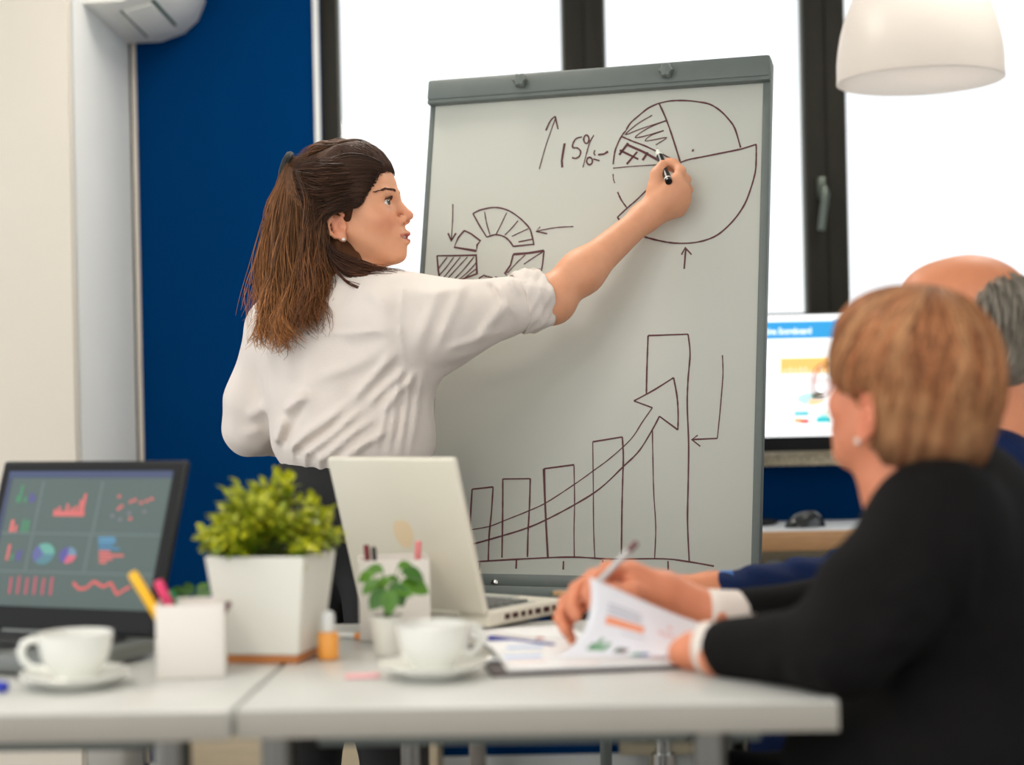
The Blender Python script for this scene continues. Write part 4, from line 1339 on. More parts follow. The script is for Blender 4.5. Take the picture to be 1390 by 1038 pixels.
def np_mesh(name, V, Fq, material, parent, colors=None, smooth=True):
    inv = np.array(world_mtx(parent).inverted()) if parent is not None else np.eye(4)
    W = V @ inv[:3, :3].T + inv[:3, 3]
    me = bpy.data.meshes.new(name)
    nf, sides = Fq.shape
    me.vertices.add(len(W)); me.loops.add(nf * sides); me.polygons.add(nf)
    me.vertices.foreach_set('co', W.astype(np.float32).ravel())
    me.loops.foreach_set('vertex_index', Fq.astype(np.int32).ravel())
    me.polygons.foreach_set('loop_start', np.arange(0, nf * sides, sides, dtype=np.int32))
    me.polygons.foreach_set('loop_total', np.full(nf, sides, np.int32))
    me.polygons.foreach_set('use_smooth', np.full(nf, smooth))
    me.update(calc_edges=True); me.validate()
    me.materials.append(material)
    if colors is not None:
        a = me.attributes.new('tint', 'FLOAT_COLOR', 'POINT')
        cc = np.ones((len(W), 4), np.float32); cc[:, :3] = colors
        a.data.foreach_set('color', cc.ravel())
    o = bpy.data.objects.new(name, me); COL.objects.link(o)
    o.parent = parent
    return o

def sdf_obj(name, prims, h, material, parent, disp=None, it=2, colorf=None):
    V, Fq = polygonize(prims, h, disp)
    V, Fq = largest(V, Fq)
    V = relax(V, Fq, it)
    return np_mesh(name, V, Fq, material, parent, colorf(V) if colorf else None)

def strands_obj(name, lines, r, material, parent, seg=3, colors=None):
    """lines: (n, m, 3) array of strand polylines -> thin tapering tubes in one mesh"""
    L = np.asarray(lines); n, m, _ = L.shape
    T = np.gradient(L, axis=1); T /= np.maximum(np.linalg.norm(T, axis=2, keepdims=True), 1e-9)
    ref = np.array([0.31, -0.9, 0.3])
    Nn = np.cross(T, ref); Nn /= np.maximum(np.linalg.norm(Nn, axis=2, keepdims=True), 1e-9)
    Bn = np.cross(T, Nn)
    tp = np.linspace(0, 1, m); prof = (1 - 0.75 * np.clip((tp - 0.6) / 0.4, 0, 1)) * np.clip(0.4 + tp * 6, 0, 1)
    rr = (np.asarray(r).reshape(-1, 1) if np.ndim(r) else np.full((n, 1), r)) * prof
    V = []
    for k in range(seg):
        a = 2 * math.pi * k / seg
        V.append(L + (Nn * math.cos(a) + Bn * math.sin(a)) * rr[..., None])
    V = np.stack(V, 2)                                   # n,m,seg,3
    idx = np.arange(n * m * seg).reshape(n, m, seg)
    F_ = []
    for k in range(seg):
        q = (k + 1) % seg
        F_.append(np.stack([idx[:, :-1, k], idx[:, :-1, q], idx[:, 1:, q], idx[:, 1:, k]], -1).reshape(-1, 4))
    cols = None
    if colors is not None:                               # n,m,3
        cols = np.repeat(np.asarray(colors)[:, :, None, :], seg, 2).reshape(-1, 3)
    return np_mesh(name, V.reshape(-1, 3), np.concatenate(F_), material, parent, cols)

def spline(pts, m):
    P = np.array([A3(p) for p in pts]); n = len(P)
    t = np.linspace(0, n - 1, m); i = np.clip(t.astype(int), 0, n - 2); f = (t - i)[:, None]
    a = P[np.clip(i - 1, 0, n - 1)]; b = P[i]; c = P[i + 1]; d = P[np.clip(i + 2, 0, n - 1)]
    return 0.5 * (2 * b + (c - a) * f + (2 * a - 5 * b + 4 * c - d) * f ** 2 + (3 * b - a - 3 * c + d) * f ** 3)

def ridge_disp(ridges, ymax):
    """cloth folds: list of (p0, p1, width, height) in the X-Z plane, on the side facing -Y"""
    R = [(np.array([a.x, a.z]), np.array([b.x, b.z]), w, hgt) for a, b, w, hgt in ridges]
    def f(P):
        q = P[:, [0, 2]] + 0.005 * np.stack([vnoise(P, 30, 11), vnoise(P, 30, 12)], 1)
        out = np.zeros(len(P))
        side = np.clip((ymax - P[:, 1]) / 0.06, 0, 1)
        for a, b, w, hgt in R:
            ab = b - a
            t = np.clip((q - a) @ ab / (ab @ ab), 0, 1)
            dd = np.linalg.norm(q - a - t[:, None] * ab, axis=1)
            env = np.clip(t * 5 + 0.25, 0, 1) * np.clip((1 - t) * 3 + 0.05, 0, 1)
            out -= hgt * env * np.exp(-(dd / w) ** 2)
        return out * side
    return f

def vnoise(P, s, seed=0):
    """cheap smooth pseudo noise"""
    r = np.random.default_rng(seed); out = np.zeros(len(P))
    for _ in range(5):
        k = r.normal(size=3) * s; ph = r.uniform(0, 6.28)
        out += np.sin(P @ k + ph)
    return out / 5

class Frame:
    def __init__(s, O, F_, U=None):
        s.O = A3(O); s.F = A3(F_) / np.linalg.norm(A3(F_))
        U = np.array([0, 0, 1.0]) if U is None else A3(U)
        s.L = np.cross(U, s.F); s.L /= np.linalg.norm(s.L)
        s.U = np.cross(s.F, s.L)
        s.M = np.stack([s.F, s.L, s.U])
    def __call__(s, f, l, u): return s.O + s.F * f + s.L * l + s.U * u
    def local(s, P): return (P - s.O) @ s.M.T

def head_prims(H, g=1.0, mouth_open=0.0024, ears=(-1, 1), nose=1.0):
    """head in its frame: x forward, y to the person's left, z up, origin between the ears; g scales it"""
    p = []
    def e(c, r, k, op='u'): p.append(EL(H(*[x * g for x in c]), [x * g for x in r], H.M, k * g, op))
    def c(a, b, ra, rb, k, op='u'): p.append(RC(H(*[x * g for x in a]), H(*[x * g for x in b]), ra * g, rb * g, k * g, op))
    e((-0.006, 0, 0.048), (0.097, 0.075, 0.082), 0.02)
    e((0.044, 0, 0.056), (0.051, 0.060, 0.056), 0.02)
    e((0.040, 0, -0.010), (0.054, 0.058, 0.064), 0.025)
    e((0.046, 0, -0.046), (0.043, 0.042, 0.036), 0.025)
    e((0.079, 0, -0.078), (0.016, 0.019, 0.015), 0.022)
    for s in (-1, 1):
        c((0.008, s * 0.050, -0.024), (0.068, s * 0.018, -0.075), 0.016, 0.012, 0.022)
        e((0.062, s * 0.037, -0.010), (0.024, 0.022, 0.020), 0.022)
        c((0.0895, s * 0.004, 0.036), (0.078, s * 0.042, 0.036), 0.0085, 0.008, 0.014)
    e((0.080, 0, -0.044), (0.021, 0.027, 0.026), 0.016)
    c((0.0925, 0, 0.026), (0.1105, 0, -0.006), 0.0065, 0.0085 * nose, 0.010)
    e((0.1130, 0, -0.0100), (0.0088, 0.0082, 0.0076), 0.007)
    for s in (-1, 1):
        e((0.1020, s * 0.0115, -0.0165), (0.0095, 0.0065, 0.0075), 0.006)
    for s in (-1, 1):
        e((0.098, s * 0.031, 0.019), (0.014, 0.017, 0.010), 0.012, 's')
    for s in (-1, 1):
        e((0.0770, s * 0.0310, 0.019), (0.0136, 0.0146, 0.0136), 0.004)
        e((0.0905, s * 0.0330, 0.0185), (0.0140, 0.0132, 0.0054), 0.002, 's')
        e((0.1085, s * 0.0065, -0.0215), (0.005, 0.0032, 0.004), 0.003, 's')
    for s in (-1, 1):
        c((0.0900, s * 0.0225, -0.0475), (0.1030, s * 0.0050, -0.0425), 0.0038, 0.0064, 0.004)
        c((0.0895, s * 0.0215, -0.0495), (0.1000, s * 0.0040, -0.0560), 0.0036, 0.0068, 0.004)
    e((0.104, 0, -0.0490), (0.016, 0.0175, mouth_open), 0.002, 's')
    for s in ears:
        pts = []
        for i in range(9):
            a = math.radians(-60 + i * 35)
            ff = -0.006 - 0.0165 * math.sin(a) * 1.0 * (1 if i < 6 else 0.85)
            uu = -0.013 + 0.0290 * math.cos(a + 0.15) * (1 if math.cos(a) > 0 else 0.75)
            pts.append((ff, s * (0.0745 + 0.010 * max(0, math.sin(a)) + 0.004), uu))
        c((-0.004, s * 0.050, -0.012), (-0.005, s * 0.073, -0.012), 0.017, 0.012, 0.008)
        e((-0.006, s * 0.0765, -0.015), (0.0155, 0.0055, 0.0235), 0.006)
        for a, b in zip(pts, pts[1:]):
            c(a, b, 0.0040, 0.0040, 0.003)
        e((0.000, s * 0.0775, -0.0375), (0.0075, 0.0048, 0.009), 0.005)
        e((0.003, s * 0.084, -0.015), (0.0085, 0.0085, 0.0115), 0.003, 's')
        c((-0.012, s * 0.0815, 0.001), (-0.012, s * 0.083, -0.019), 0.003, 0.003, 0.003)
    return p

SKIN = {}
def skin_color(H, g, base, lip, blush, brow=None):
    b, l, bl = [np.array(lin(*c)[:3]) for c in (base, lip, blush)]
    def f(V):
        q = H.local(V) / g
        out = np.tile(b, (len(V), 1))
        def mixin(w, c):
            nonlocal out
            out = out * (1 - w[:, None]) + c * w[:, None]
        w = np.exp(-(((q[:, 0] - 0.075) / 0.03) ** 2 + ((np.abs(q[:, 1]) - 0.04) / 0.025) ** 2 + ((q[:, 2] + 0.018) / 0.022) ** 2))
        mixin(0.45 * w, bl)
        w = np.exp(-(((q[:, 0] - 0.115) / 0.012) ** 2 + (q[:, 1] / 0.015) ** 2 + ((q[:, 2] + 0.012) / 0.012) ** 2))
        mixin(0.4 * w, bl)
        w = np.exp(-(((q[:, 0]) / 0.03) ** 2 + ((np.abs(q[:, 1]) - 0.082) / 0.010) ** 2 + ((q[:, 2] + 0.014) / 0.03) ** 2))
        mixin(0.55 * w, bl)
        lw = (q[:, 0] > 0.088) & (np.abs(q[:, 1]) < 0.0235)
        ut = -0.0405 - 0.10 * np.abs(q[:, 1]); lb = -0.0605 + 0.42 * np.abs(q[:, 1])
        w = np.clip((ut - q[:, 2]) / 0.002, 0, 1) * np.clip((q[:, 2] - lb) / 0.002, 0, 1) * lw
        mixin(0.85 * w, l)
        return out
    return f

def eye_parts(H, g, parent, iris=(74, 62, 44), sides=(-1, 1), gaze=0.02):
    Mw = mat('eye_white', lin(226, 220, 212), 0.15, var=0.02, coat=0.6)
    Mi = mat('iris_%d_%d_%d' % iris, lin(*iris), 0.2, var=0.2, vscale=300, coat=0.6)
    Mp = mat('pupil_black', lin(8, 7, 7), 0.1, var=0.02)
    for s in sides:
        c = H(0.0775 * g, s * 0.0312 * g, 0.0185 * g)
        look = H.F * 0.90 + H.U * 0.02 - H.L * gaze
        look = look / np.linalg.norm(look)
        ax = np.cross(look, H.U); ax /= np.linalg.norm(ax); up = np.cross(ax, look)
        def cap(r, a1, nm, m, off, par=None):
            b = MB(); vs = [Vector(c + look * (r + off))]; fs = []
            nr, ns = 8, 20
            for j in range(1, nr + 1):
                th = a1 * j / nr
                for i in range(ns):
                    a = 2 * math.pi * i / ns
                    vs.append(Vector(c + (look * math.cos(th) + (ax * math.cos(a) + up * math.sin(a)) * math.sin(th)) * (r + off)))
            for i in range(ns): fs.append((0, 1 + i, 1 + (i + 1) % ns))
            for j in range(nr - 1):
                for i in range(ns):
                    fs.append((1 + j * ns + i, 1 + (j + 1) * ns + i, 1 + (j + 1) * ns + (i + 1) % ns, 1 + j * ns + (i + 1) % ns))
            return b.add(vs, fs).build(nm, m, par or parent, True)
        e = cap(0.0122 * g, math.pi, 'eye', Mw, 0)
        cap(0.0122 * g, 0.50, 'iris', Mi, 0.0002, e)
        cap(0.0122 * g, 0.22, 'pupil', Mp, 0.0004, e)

def finger(pts, r0, r1, k=0.006):
    n = len(pts)
    return chain(pts, [r0 + (r1 - r0) * i / (n - 1) for i in range(n)], k)

def nail(name, p, d, nrm, l, w, parent, m):
    d = Vector(d).normalized(); nrm = Vector(nrm); nrm = (nrm - d * nrm.dot(d)).normalized(); s = nrm.cross(d)
    p = Vector(p)
    def f(u, v):
        a = (u - 0.5) * 2
        ll = (v - 0.5) * l
        return p + d * ll + s * a * w * (1 - 0.25 * max(0, v - 0.6)) + nrm * (-0.25 * w * a * a)
    return MB().grid(f, 6, 5).build(name, m, parent, True, auto=180)
# ------------------------------------------------------------------ standing presenter
M_skin = mat('skin', lin(226, 168, 134), 0.5, attr='tint', var=0.035, vscale=45, sss=0.12, bump=0.04, bscale=500)
M_hair = mat('hair_strands', lin(80, 50, 30), 0.5, attr='tint', var=0.18, vscale=30, spec=0.25)
M_hmass = mat('hair_mass', lin(80, 50, 30), 0.7, attr='tint', var=0.25, vscale=40, spec=0.12)
M_shirt = mat('white_cotton', lin(227, 217, 208), 0.85, var=0.02, vscale=6, bump=0.12, bscale=350, sheen=0.1)
M_black_cloth = mat('black_cloth', lin(17, 17, 18), 0.8, var=0.15, vscale=40, bump=0.15, bscale=300)
M_nail = mat('nail_pink', lin(232, 176, 156), 0.25, var=0.02, coat=0.3)
WY0 = 3.28
def W(px, py, dy=0.0): return at(px, py, WY0 + dy)

def hair_tones(n, m, root, tip, rng, spread=0.25, start=0.3):
    r = np.array(lin(*root)[:3]); t = np.array(lin(*tip)[:3])
    u = np.clip((np.linspace(0, 1, m)[None, :] - start + rng.normal(0, 0.15, (n, 1))) / (1 - start), 0, 1)[..., None]
    c = r * (1 - u) + t * u
    return c * (1 + rng.normal(0, spread, (n, 1, 1))).clip(0.45, 1.8)

def presenter():
    foot = W(468, 900); 
    t = thing('person', (foot.x, foot.y, 0), 0, 'standing woman in a white shirt drawing on the flipchart with a black marker', 'person')
    yaw, pit = math.radians(12), math.radians(9)
    Fh = np.array([math.cos(yaw), -math.sin(yaw), 0]); Z = np.array([0, 0, 1.0])
    F_ = Fh * math.cos(pit) + Z * math.sin(pit); U_ = Z * math.cos(pit) - Fh * math.sin(pit)
    H = Frame(W(478, 302), F_, U_)
    hp = head_prims(H, 1.0, 0.0030)
    # neck and trunk under the clothes
    nb = A3(W(452, 392, 0.0))
    body = hp + [RC(H(-0.020, 0, -0.03), nb, 0.050, 0.054, 0.03), RC(H(0.03, 0, -0.06), nb + [0.02, 0, 0.0], 0.032, 0.045, 0.03)]
    sR, sL = W(545, 422, -0.09), W(374, 440, 0.09)
    body += [RC(nb, sR, 0.05, 0.048, 0.03), RC(nb, sL, 0.05, 0.048, 0.03), RC(nb, W(466, 560), 0.06, 0.075, 0.04), RC(W(466, 560), W(468, 690), 0.075, 0.08, 0.04)]
    # right arm (reaching) and hand
    eR, wR = W(744, 406, -0.01), W(874, 296, 0.075)
    body += [RC(sR, eR, 0.046, 0.037, 0.03), RC(eR, W(790, 369, 0.012), 0.037, 0.0385, 0.03), RC(W(790, 369, 0.012), wR, 0.0385, 0.0255, 0.03),
             EL(W(752, 414, -0.012), (0.036, 0.034, 0.032), None, 0.03)]
    y0 = bpt(905, 230).y - WY0                     # board depth under the hand
    d1 = y0 - 0.060
    kn = [W(917, 247, d1 - 0.022), W(925, 258, d1 - 0.016), W(926, 272, d1 - 0.006), W(920, 284, d1 + 0.006)]   # knuckles index..little
    palm = W(900, 273, d1 - 0.012)
    body += [RC(wR, palm, 0.0265, 0.028, 0.02)]
    for q, r in zip(kn, (0.0135, 0.014, 0.0135, 0.012)):
        body += [RC(palm, q, 0.020, r, 0.016), RC(wR, q, 0.017, r * 0.9, 0.018)]
    mk0, mk1 = W(892, 202, y0 - 0.004), W(908, 247, d1 - 0.044)          # marker tip and end
    ma = Vector(mk1) - Vector(mk0)
    # index: knuckle, out to the middle joint, back to the marker grip
    body += finger([kn[0], W(924, 232, d1 - 0.014), W(915, 222, d1 + 0.0), W(907, 219, d1 + 0.006)], 0.0105, 0.0080)
    body += finger([kn[1], W(931, 244, d1 + 0.0), W(922, 231, d1 + 0.016), W(910, 227, d1 + 0.018)], 0.0105, 0.0082)
    body += finger([kn[2], W(934, 257, d1 + 0.012), W(924, 246, d1 + 0.028), W(912, 243, d1 + 0.026)], 0.0100, 0.0080)
    body += finger([kn[3], W(928, 272, d1 + 0.022), W(918, 261, d1 + 0.034), W(907, 260, d1 + 0.030)], 0.0090, 0.0072)
    # thumb leaves the side of the palm near the wrist
    body += finger([W(888, 276, d1 - 0.006), W(890, 255, d1 - 0.010), W(892, 237, d1 - 0.010), W(899, 223, d1 - 0.008)], 0.0165, 0.0088, 0.014)
    # left arm, hand resting in front of the waist
    eL = W(338, 578, 0.11); wL = W(410, 596, 0.235)
    body += [RC(sL, eL, 0.042, 0.030, 0.03), RC(eL, wL, 0.030, 0.025, 0.03)]
    pL = A3(W(444, 592, 0.255))
    body += [RC(wL, pL, 0.026, 0.028, 0.02)]
    for i in range(4):
        a = pL + [0.022, 0.0, 0.020 - 0.014 * i]
        body += finger([a, a + [0.030, 0.010, -0.002], a + [0.052, 0.006, -0.006], a + [0.064, -0.004, -0.010]], 0.0098, 0.0075)
    body += finger([pL + [-0.01, -0.004, 0.012], pL + [0.012, -0.012, 0.03], pL + [0.034, -0.012, 0.038]], 0.013, 0.0085)
    sdf_obj('body', body, 0.0029, M_skin, t, it=1,
            colorf=skin_color(H, 1.0, (224, 160, 122), (178, 84, 76), (214, 124, 96)))
    eye_parts(H, 1.0, t, (70, 66, 50), gaze=0.30)
    # teeth glimpsed between the lips
    MB().tube([Vector(H(0.0900, -0.014, -0.0475)), Vector(H(0.0955, -0.007, -0.0472)), Vector(H(0.0970, 0, -0.0472)), Vector(H(0.0955, 0.007, -0.0472)), Vector(H(0.0900, 0.014, -0.0475))],
              0.0032, 8).build('teeth', mat('tooth_white', lin(232, 226, 214), 0.25, var=0.02), t, True)
    # brows and lashes
    rng = np.random.default_rng(4)
    bl, cl = [], []
    for s in (-1, 1):
        for k in range(110):
            u = rng.uniform(0, 1); v = rng.normal(0, 0.0013 * (1.15 - 0.7 * u))
            f = 0.0985 - 0.020 * u ** 1.6; l = s * (0.011 + 0.047 * u); z = 0.0385 + 0.0085 * math.sin(u * 2.1) - 0.007 * u + v
            a = H(f - 0.0005, l, z); d = H.L * s * 0.7 + H.U * (0.5 - 0.7 * u) - H.F * 0.35
            bl.append(spline([a, a + d * 0.004 + H.F * 0.0004, a + d * 0.008], 4))
        for k in range(26):
            u = k / 25
            a = H(0.0905 - 0.006 * (2 * u - 0.8) ** 2, s * (0.021 + 0.022 * u), 0.0225 + 0.0022 * math.sin(u * 3.1))
            d = H.F * 0.8 + H.U * 0.35 + H.L * s * (u - 0.3) * 0.9
            bl.append(spline([a, a + d * 0.004, a + d * 0.0065 + H.U * 0.003], 4))
    # project brow hairs onto the skin
    bl = np.array(bl)
    BI = np.r_[0:110, 136:246]
    for it in range(3):
        P = bl[BI, 0].reshape(-1, 3); dd = eval_sdf(hp, P)
        bl[BI] -= (dd - 0.0004)[:, None, None] * H.F
    cols = np.tile(np.array(lin(78, 50, 38)[:3]), (len(bl), 4, 1))
    for k in (0, 1):
        ea = strands_obj('eyebrow', bl[136 * k:136 * k + 110], 0.0006, M_hair, t, 3, cols[:110]); ea['kind'] = 'stuff'
        eb = strands_obj('eyelashes', bl[136 * k + 110:136 * k + 136], 0.0005, M_hair, t, 3, cols[:26]); eb['kind'] = 'stuff'
    # ear stud
    MB().lathe([(0.0, -0.0036)] + [(0.0036 * math.cos(a), 0.0036 * math.sin(a)) for a in np.linspace(-1.4, 1.4, 9)] + [(0.0, 0.0036)], 16, tuple(H(0.002, -0.0835, -0.041))).build(
        'earring', mat('pearl', lin(236, 230, 220), 0.2, var=0.02, coat=0.6), t, True)

    # ---- hair: solid volume plus strands
    tie = np.array(A3(W(394, 230, 0.02)))
    hv = [EL(H(-0.012, 0, 0.058), (0.104, 0.084, 0.095), H.M, 0.02), EL(H(0.034, 0, 0.082), (0.055, 0.064, 0.062), H.M, 0.03),
          RC(H(-0.05, -0.01, 0.06), tie + [0.01, 0, -0.005], 0.065, 0.026, 0.03)]
    for s in (-1, 1):
        hv.append(EL(H(-0.012, s * 0.052, 0.020), (0.045, 0.032, 0.05), H.M, 0.02))
    hv += chain([W(424, 290, 0.0), W(410, 350, -0.01), W(396, 400, -0.035), W(388, 425, -0.06)], [0.062, 0.054, 0.040, 0.020], 0.03)
    hv += chain([W(398, 240, 0.02), W(384, 290, 0.01), W(376, 350, -0.01), W(376, 410, -0.05)], [0.018, 0.026, 0.028, 0.016], 0.03)
    hv += chain([W(448, 325, -0.03), W(464, 350, -0.055), W(492, 366, -0.075), W(520, 371, -0.085)], [0.032, 0.022, 0.011, 0.004], 0.025)
    hv += chain([W(440, 330, -0.03), W(430, 370, -0.055), W(418, 412, -0.085)], [0.036, 0.030, 0.014], 0.03)
    # keep the face and ear clear
    hv += [EL(H(0.083, 0, -0.010), (0.064, 0.085, 0.086), H.M, 0.012, 's'), EL(H(0.046, -0.085, -0.028), (0.042, 0.040, 0.044), H.M, 0.012, 's'),
           EL(H(-0.004, -0.092, -0.014), (0.024, 0.024, 0.034), H.M, 0.008, 's')]
    def hdisp(P):
        q = P - tie
        ang = np.arctan2(P[:, 2] - tie[2], P[:, 0] - tie[0])
        low = np.clip((tie[2] - 0.03 - P[:, 2]) / 0.06, 0, 1)
        comb = np.sin(ang * 60 + 9 * P[:, 1] * 20) * 0.0008 + np.sin(ang * 23 + 4) * 0.001
        fall = np.sin(P[:, 0] * 330 + 3 * np.sin(P[:, 2] * 40)) * 0.0022 + np.sin(P[:, 0] * 140 + P[:, 1] * 90 + 2 * np.sin(P[:, 2] * 25)) * 0.003
        return comb * (1 - low) + fall * low
    def hcol(V):
        u = np.clip((H.O[2] + 0.02 - V[:, 2]) / 0.22, 0, 1)[:, None]
        back = np.clip((H.O[0] - 0.06 - V[:, 0]) / 0.08, 0, 1)[:, None]
        a = np.array(lin(58, 38, 26)[:3]); b = np.array(lin(112, 70, 40)[:3]); c = np.array(lin(146, 96, 54)[:3])
        w = np.clip(u * 0.9, 0, 1)
        return (a * (1 - w) + b * w) * (1 - 0.5 * back * w) + c * 0.5 * back * w
    hair = sdf_obj('hair', hv, 0.004, M_hmass, t, hdisp, 1, hcol)
    rng = np.random.default_rng(8)
    def surf(P, off):
        for _ in range(4):
            d = eval_sdf(hv, P); e = 1e-3
            G = np.stack([(eval_sdf(hv, P + np.eye(3)[k] * e) - d) / e for k in range(3)], 1)
            G /= np.maximum(np.linalg.norm(G, axis=1, keepdims=True), 1e-6)
            P = P - G * (d - off)[:, None]
        return P
    lines, cols = [], []
    m = 18
    def push(L, lo=0.0006, hi=0.0045):
        n_ = len(L); P = L.reshape(-1, 3); off = np.repeat(rng.uniform(lo, hi, n_), L.shape[1])
        for _ in range(3):
            d = eval_sdf(hv, P); e = 1e-3
            G = np.stack([(eval_sdf(hv, P + np.eye(3)[k] * e) - d) / e for k in range(3)], 1)
            G /= np.maximum(np.linalg.norm(G, axis=1, keepdims=True), 1e-6)
            P = P - G * np.minimum(d - off, 0)[:, None]
        return P.reshape(L.shape)
    # swept back from the hairline to the tie
    n = 900
    A_ = []
    for k in range(n):
        th = rng.uniform(-1.25, 1.25); u = rng.uniform(0, 1)
        f = 0.088 - 0.085 * abs(th / 1.25) ** 1.4; l = 0.070 * math.sin(th); z = 0.098 * math.cos(th) ** 0.7 - 0.004 if abs(th) < 1.5 else 0
        s0 = H(f * (1 - 0.5 * u), l, max(z, 0.01))
        mid = H(-0.035, l * 1.05, z * 0.75 + 0.048)
        A_.append(spline([s0, s0 * 0.5 + mid * 0.5 + H.U * 0.03, mid + H.U * 0.012, tie + rng.normal(0, 0.006, 3)], m))
    A_ = np.array(A_)
    A_[:, :-2] = surf(A_[:, :-2].reshape(-1, 3), 0.0012).reshape(n, m - 2, 3)
    lines.append(A_); cols.append(hair_tones(n, m, (66, 42, 28), (84, 54, 34), rng, 0.3))
    # ponytail and loose lengths: bundles of guides
    def bundle(guides, n, spread, root, tip, wav=0.006, start=0.2, lock=0.0):
        Gd = [spline(g, m) for g in guides]
        out = []
        for k in range(n):
            if len(Gd) > 1:
                i = rng.uniform(0, len(Gd) - 1.001); j = int(i); f = i - j
                L = Gd[j] * (1 - f) + Gd[j + 1] * f
            else:
                L = Gd[0].copy()
            u = np.linspace(0, 1, m)[:, None]
            if len(Gd) > 1:
                w_ = np.sin(u * 8.5 + i * 4.0) * lock * u
                L = L + w_ * np.array([1.0, 0.4, 0.0])
            L = L + rng.normal(0, spread, 3) * (0.35 + 0.9 * u)
            ph = rng.uniform(0, 6.28, 3); L = L + wav * u * np.sin(ph + u * rng.uniform(5, 11))
            ln = rng.uniform(0.82, 1.06)
            x = np.clip(u[:, 0] * ln, 0, 1) * (m - 1); j = np.clip(x.astype(int), 0, m - 2); f = (x - j)[:, None]
            L = L[j] * (1 - f) + L[j + 1] * f
            out.append(L)
        out = push(np.array(out))
        lines.append(out); cols.append(hair_tones(n, m, root, tip, rng, 0.28, start))
    b1 = [[W(394, 228, 0.0), W(378, 262, -0.01), W(366, 310, -0.02), W(358, 370, -0.05), W(354, 420, -0.07), W(352, 458, -0.085)],
          [W(396, 230, -0.01), W(386, 270, -0.04), W(374, 330, -0.06), W(368, 390, -0.08), W(366, 440, -0.10), W(362, 466, -0.11)],
          [W(398, 232, -0.015), W(396, 280, -0.06), W(388, 340, -0.075), W(384, 400, -0.09), W(378, 445, -0.12), W(384, 468, -0.13)],
          [W(402, 234, -0.02), W(410, 290, -0.07), W(406, 350, -0.08), W(402, 400, -0.10), W(392, 435, -0.13), W(398, 462, -0.14)]]
    bundle(b1, 900, 0.0055, (100, 66, 40), (174, 116, 68), 0.012, lock=0.016)
    b2 = [[W(402, 232, -0.05), W(416, 270, -0.08), W(420, 320, -0.09), W(412, 380, -0.11), W(404, 430, -0.13)],
          [W(412, 240, -0.06), W(430, 290, -0.085), W(434, 340, -0.09), W(426, 385, -0.09), W(416, 425, -0.13), W(420, 448, -0.14)],
          [W(420, 250, -0.07), W(434, 300, -0.09), W(440, 352, -0.09), W(436, 390, -0.10), W(430, 430, -0.13)]]
    bundle(b2, 800, 0.0055, (66, 44, 28), (138, 88, 52), 0.012, lock=0.016)
    # temple hair brushed back over the ear
    bt = [[W(516, 222, -0.05), W(480, 214, -0.06), W(440, 218, -0.06), W(400, 230, -0.02)],
          [W(508, 236, -0.06), W(474, 236, -0.08), W(436, 238, -0.08), W(402, 236, -0.03)],
          [W(498, 254, -0.07), W(468, 258, -0.085), W(434, 262, -0.09), W(404, 250, -0.05)],
          [W(490, 272, -0.07), W(466, 278, -0.09), W(440, 290, -0.09), W(418, 310, -0.09)],
          [W(484, 280, -0.075), W(464, 284, -0.09), W(442, 292, -0.09), W(428, 320, -0.09), W(420, 365, -0.09)]]
    bundle(bt, 900, 0.004, (58, 38, 26), (78, 50, 32), 0.003)
    # locks sweeping under the jaw onto the shoulder
    b3 = [[W(436, 305, -0.07), W(446, 332, -0.085), W(470, 350, -0.085), W(505, 362, -0.09), W(546, 372, -0.10)],
          [W(434, 316, -0.08), W(448, 344, -0.09), W(474, 360, -0.095), W(508, 372, -0.10), W(540, 376, -0.11)],
          [W(440, 330, -0.085), W(452, 352, -0.095), W(470, 372, -0.10), W(500, 376, -0.11), W(530, 378, -0.12)]]
    bundle(b3, 260, 0.0035, (56, 36, 26), (92, 54, 34), 0.004)
    b4 = [[W(446, 350, -0.09), W(458, 372, -0.105), W(476, 388, -0.12), W(505, 394, -0.13), W(530, 388, -0.135)],
          [W(452, 352, -0.09), W(466, 376, -0.11), W(490, 390, -0.13), W(514, 390, -0.135), W(532, 374, -0.135)]]
    bundle(b4, 10, 0.003, (70, 42, 28), (110, 62, 36), 0.004)
    b5 = [[W(392, 240, 0.0), W(366, 300, -0.02), W(350, 380, -0.05), W(343, 440, -0.07)], [W(420, 200, 0.0), W(400, 214, 0), W(392, 226, 0), W(386, 236, 0)]]
    bundle(b5[:1], 40, 0.008, (120, 76, 44), (170, 110, 64), 0.012)
    fly = [[W(500, 204, 0), W(470, 192, 0), W(440, 196, 0), W(412, 212, 0)], [W(470, 196, -0.03), W(445, 195, -0.03), W(425, 204, -0.03), W(405, 218, -0.02)]]
    bundle(fly, 60, 0.003, (84, 56, 36), (120, 80, 50), 0.008)
    Ls = np.concatenate(lines); Cs = np.concatenate(cols)
    so = strands_obj('hair_strands', Ls, np.where(np.arange(len(Ls)) % 3 == 0, 0.0011, 0.0007), M_hair, t, 3, Cs)
    so['kind'] = 'stuff'
    # hair tie
    MB().tube([Vector(tie + [-0.007 + 0.015 * math.cos(a) * 0.5, 0.020 * math.sin(a), 0.008 + 0.019 * math.cos(a)]) for a in np.linspace(0, 6.283, 17)],
              0.0085, 8).build('hair_tie', mat('black_band', lin(16, 20, 22), 0.6, var=0.1), t, True)

    # ---- shirt
    a = math.radians(33)
    Fb = np.array([math.sin(a), math.cos(a), 0]); Rb = np.array([math.cos(a), -math.sin(a), 0])
    Mb = np.stack([Rb, Fb, Z])
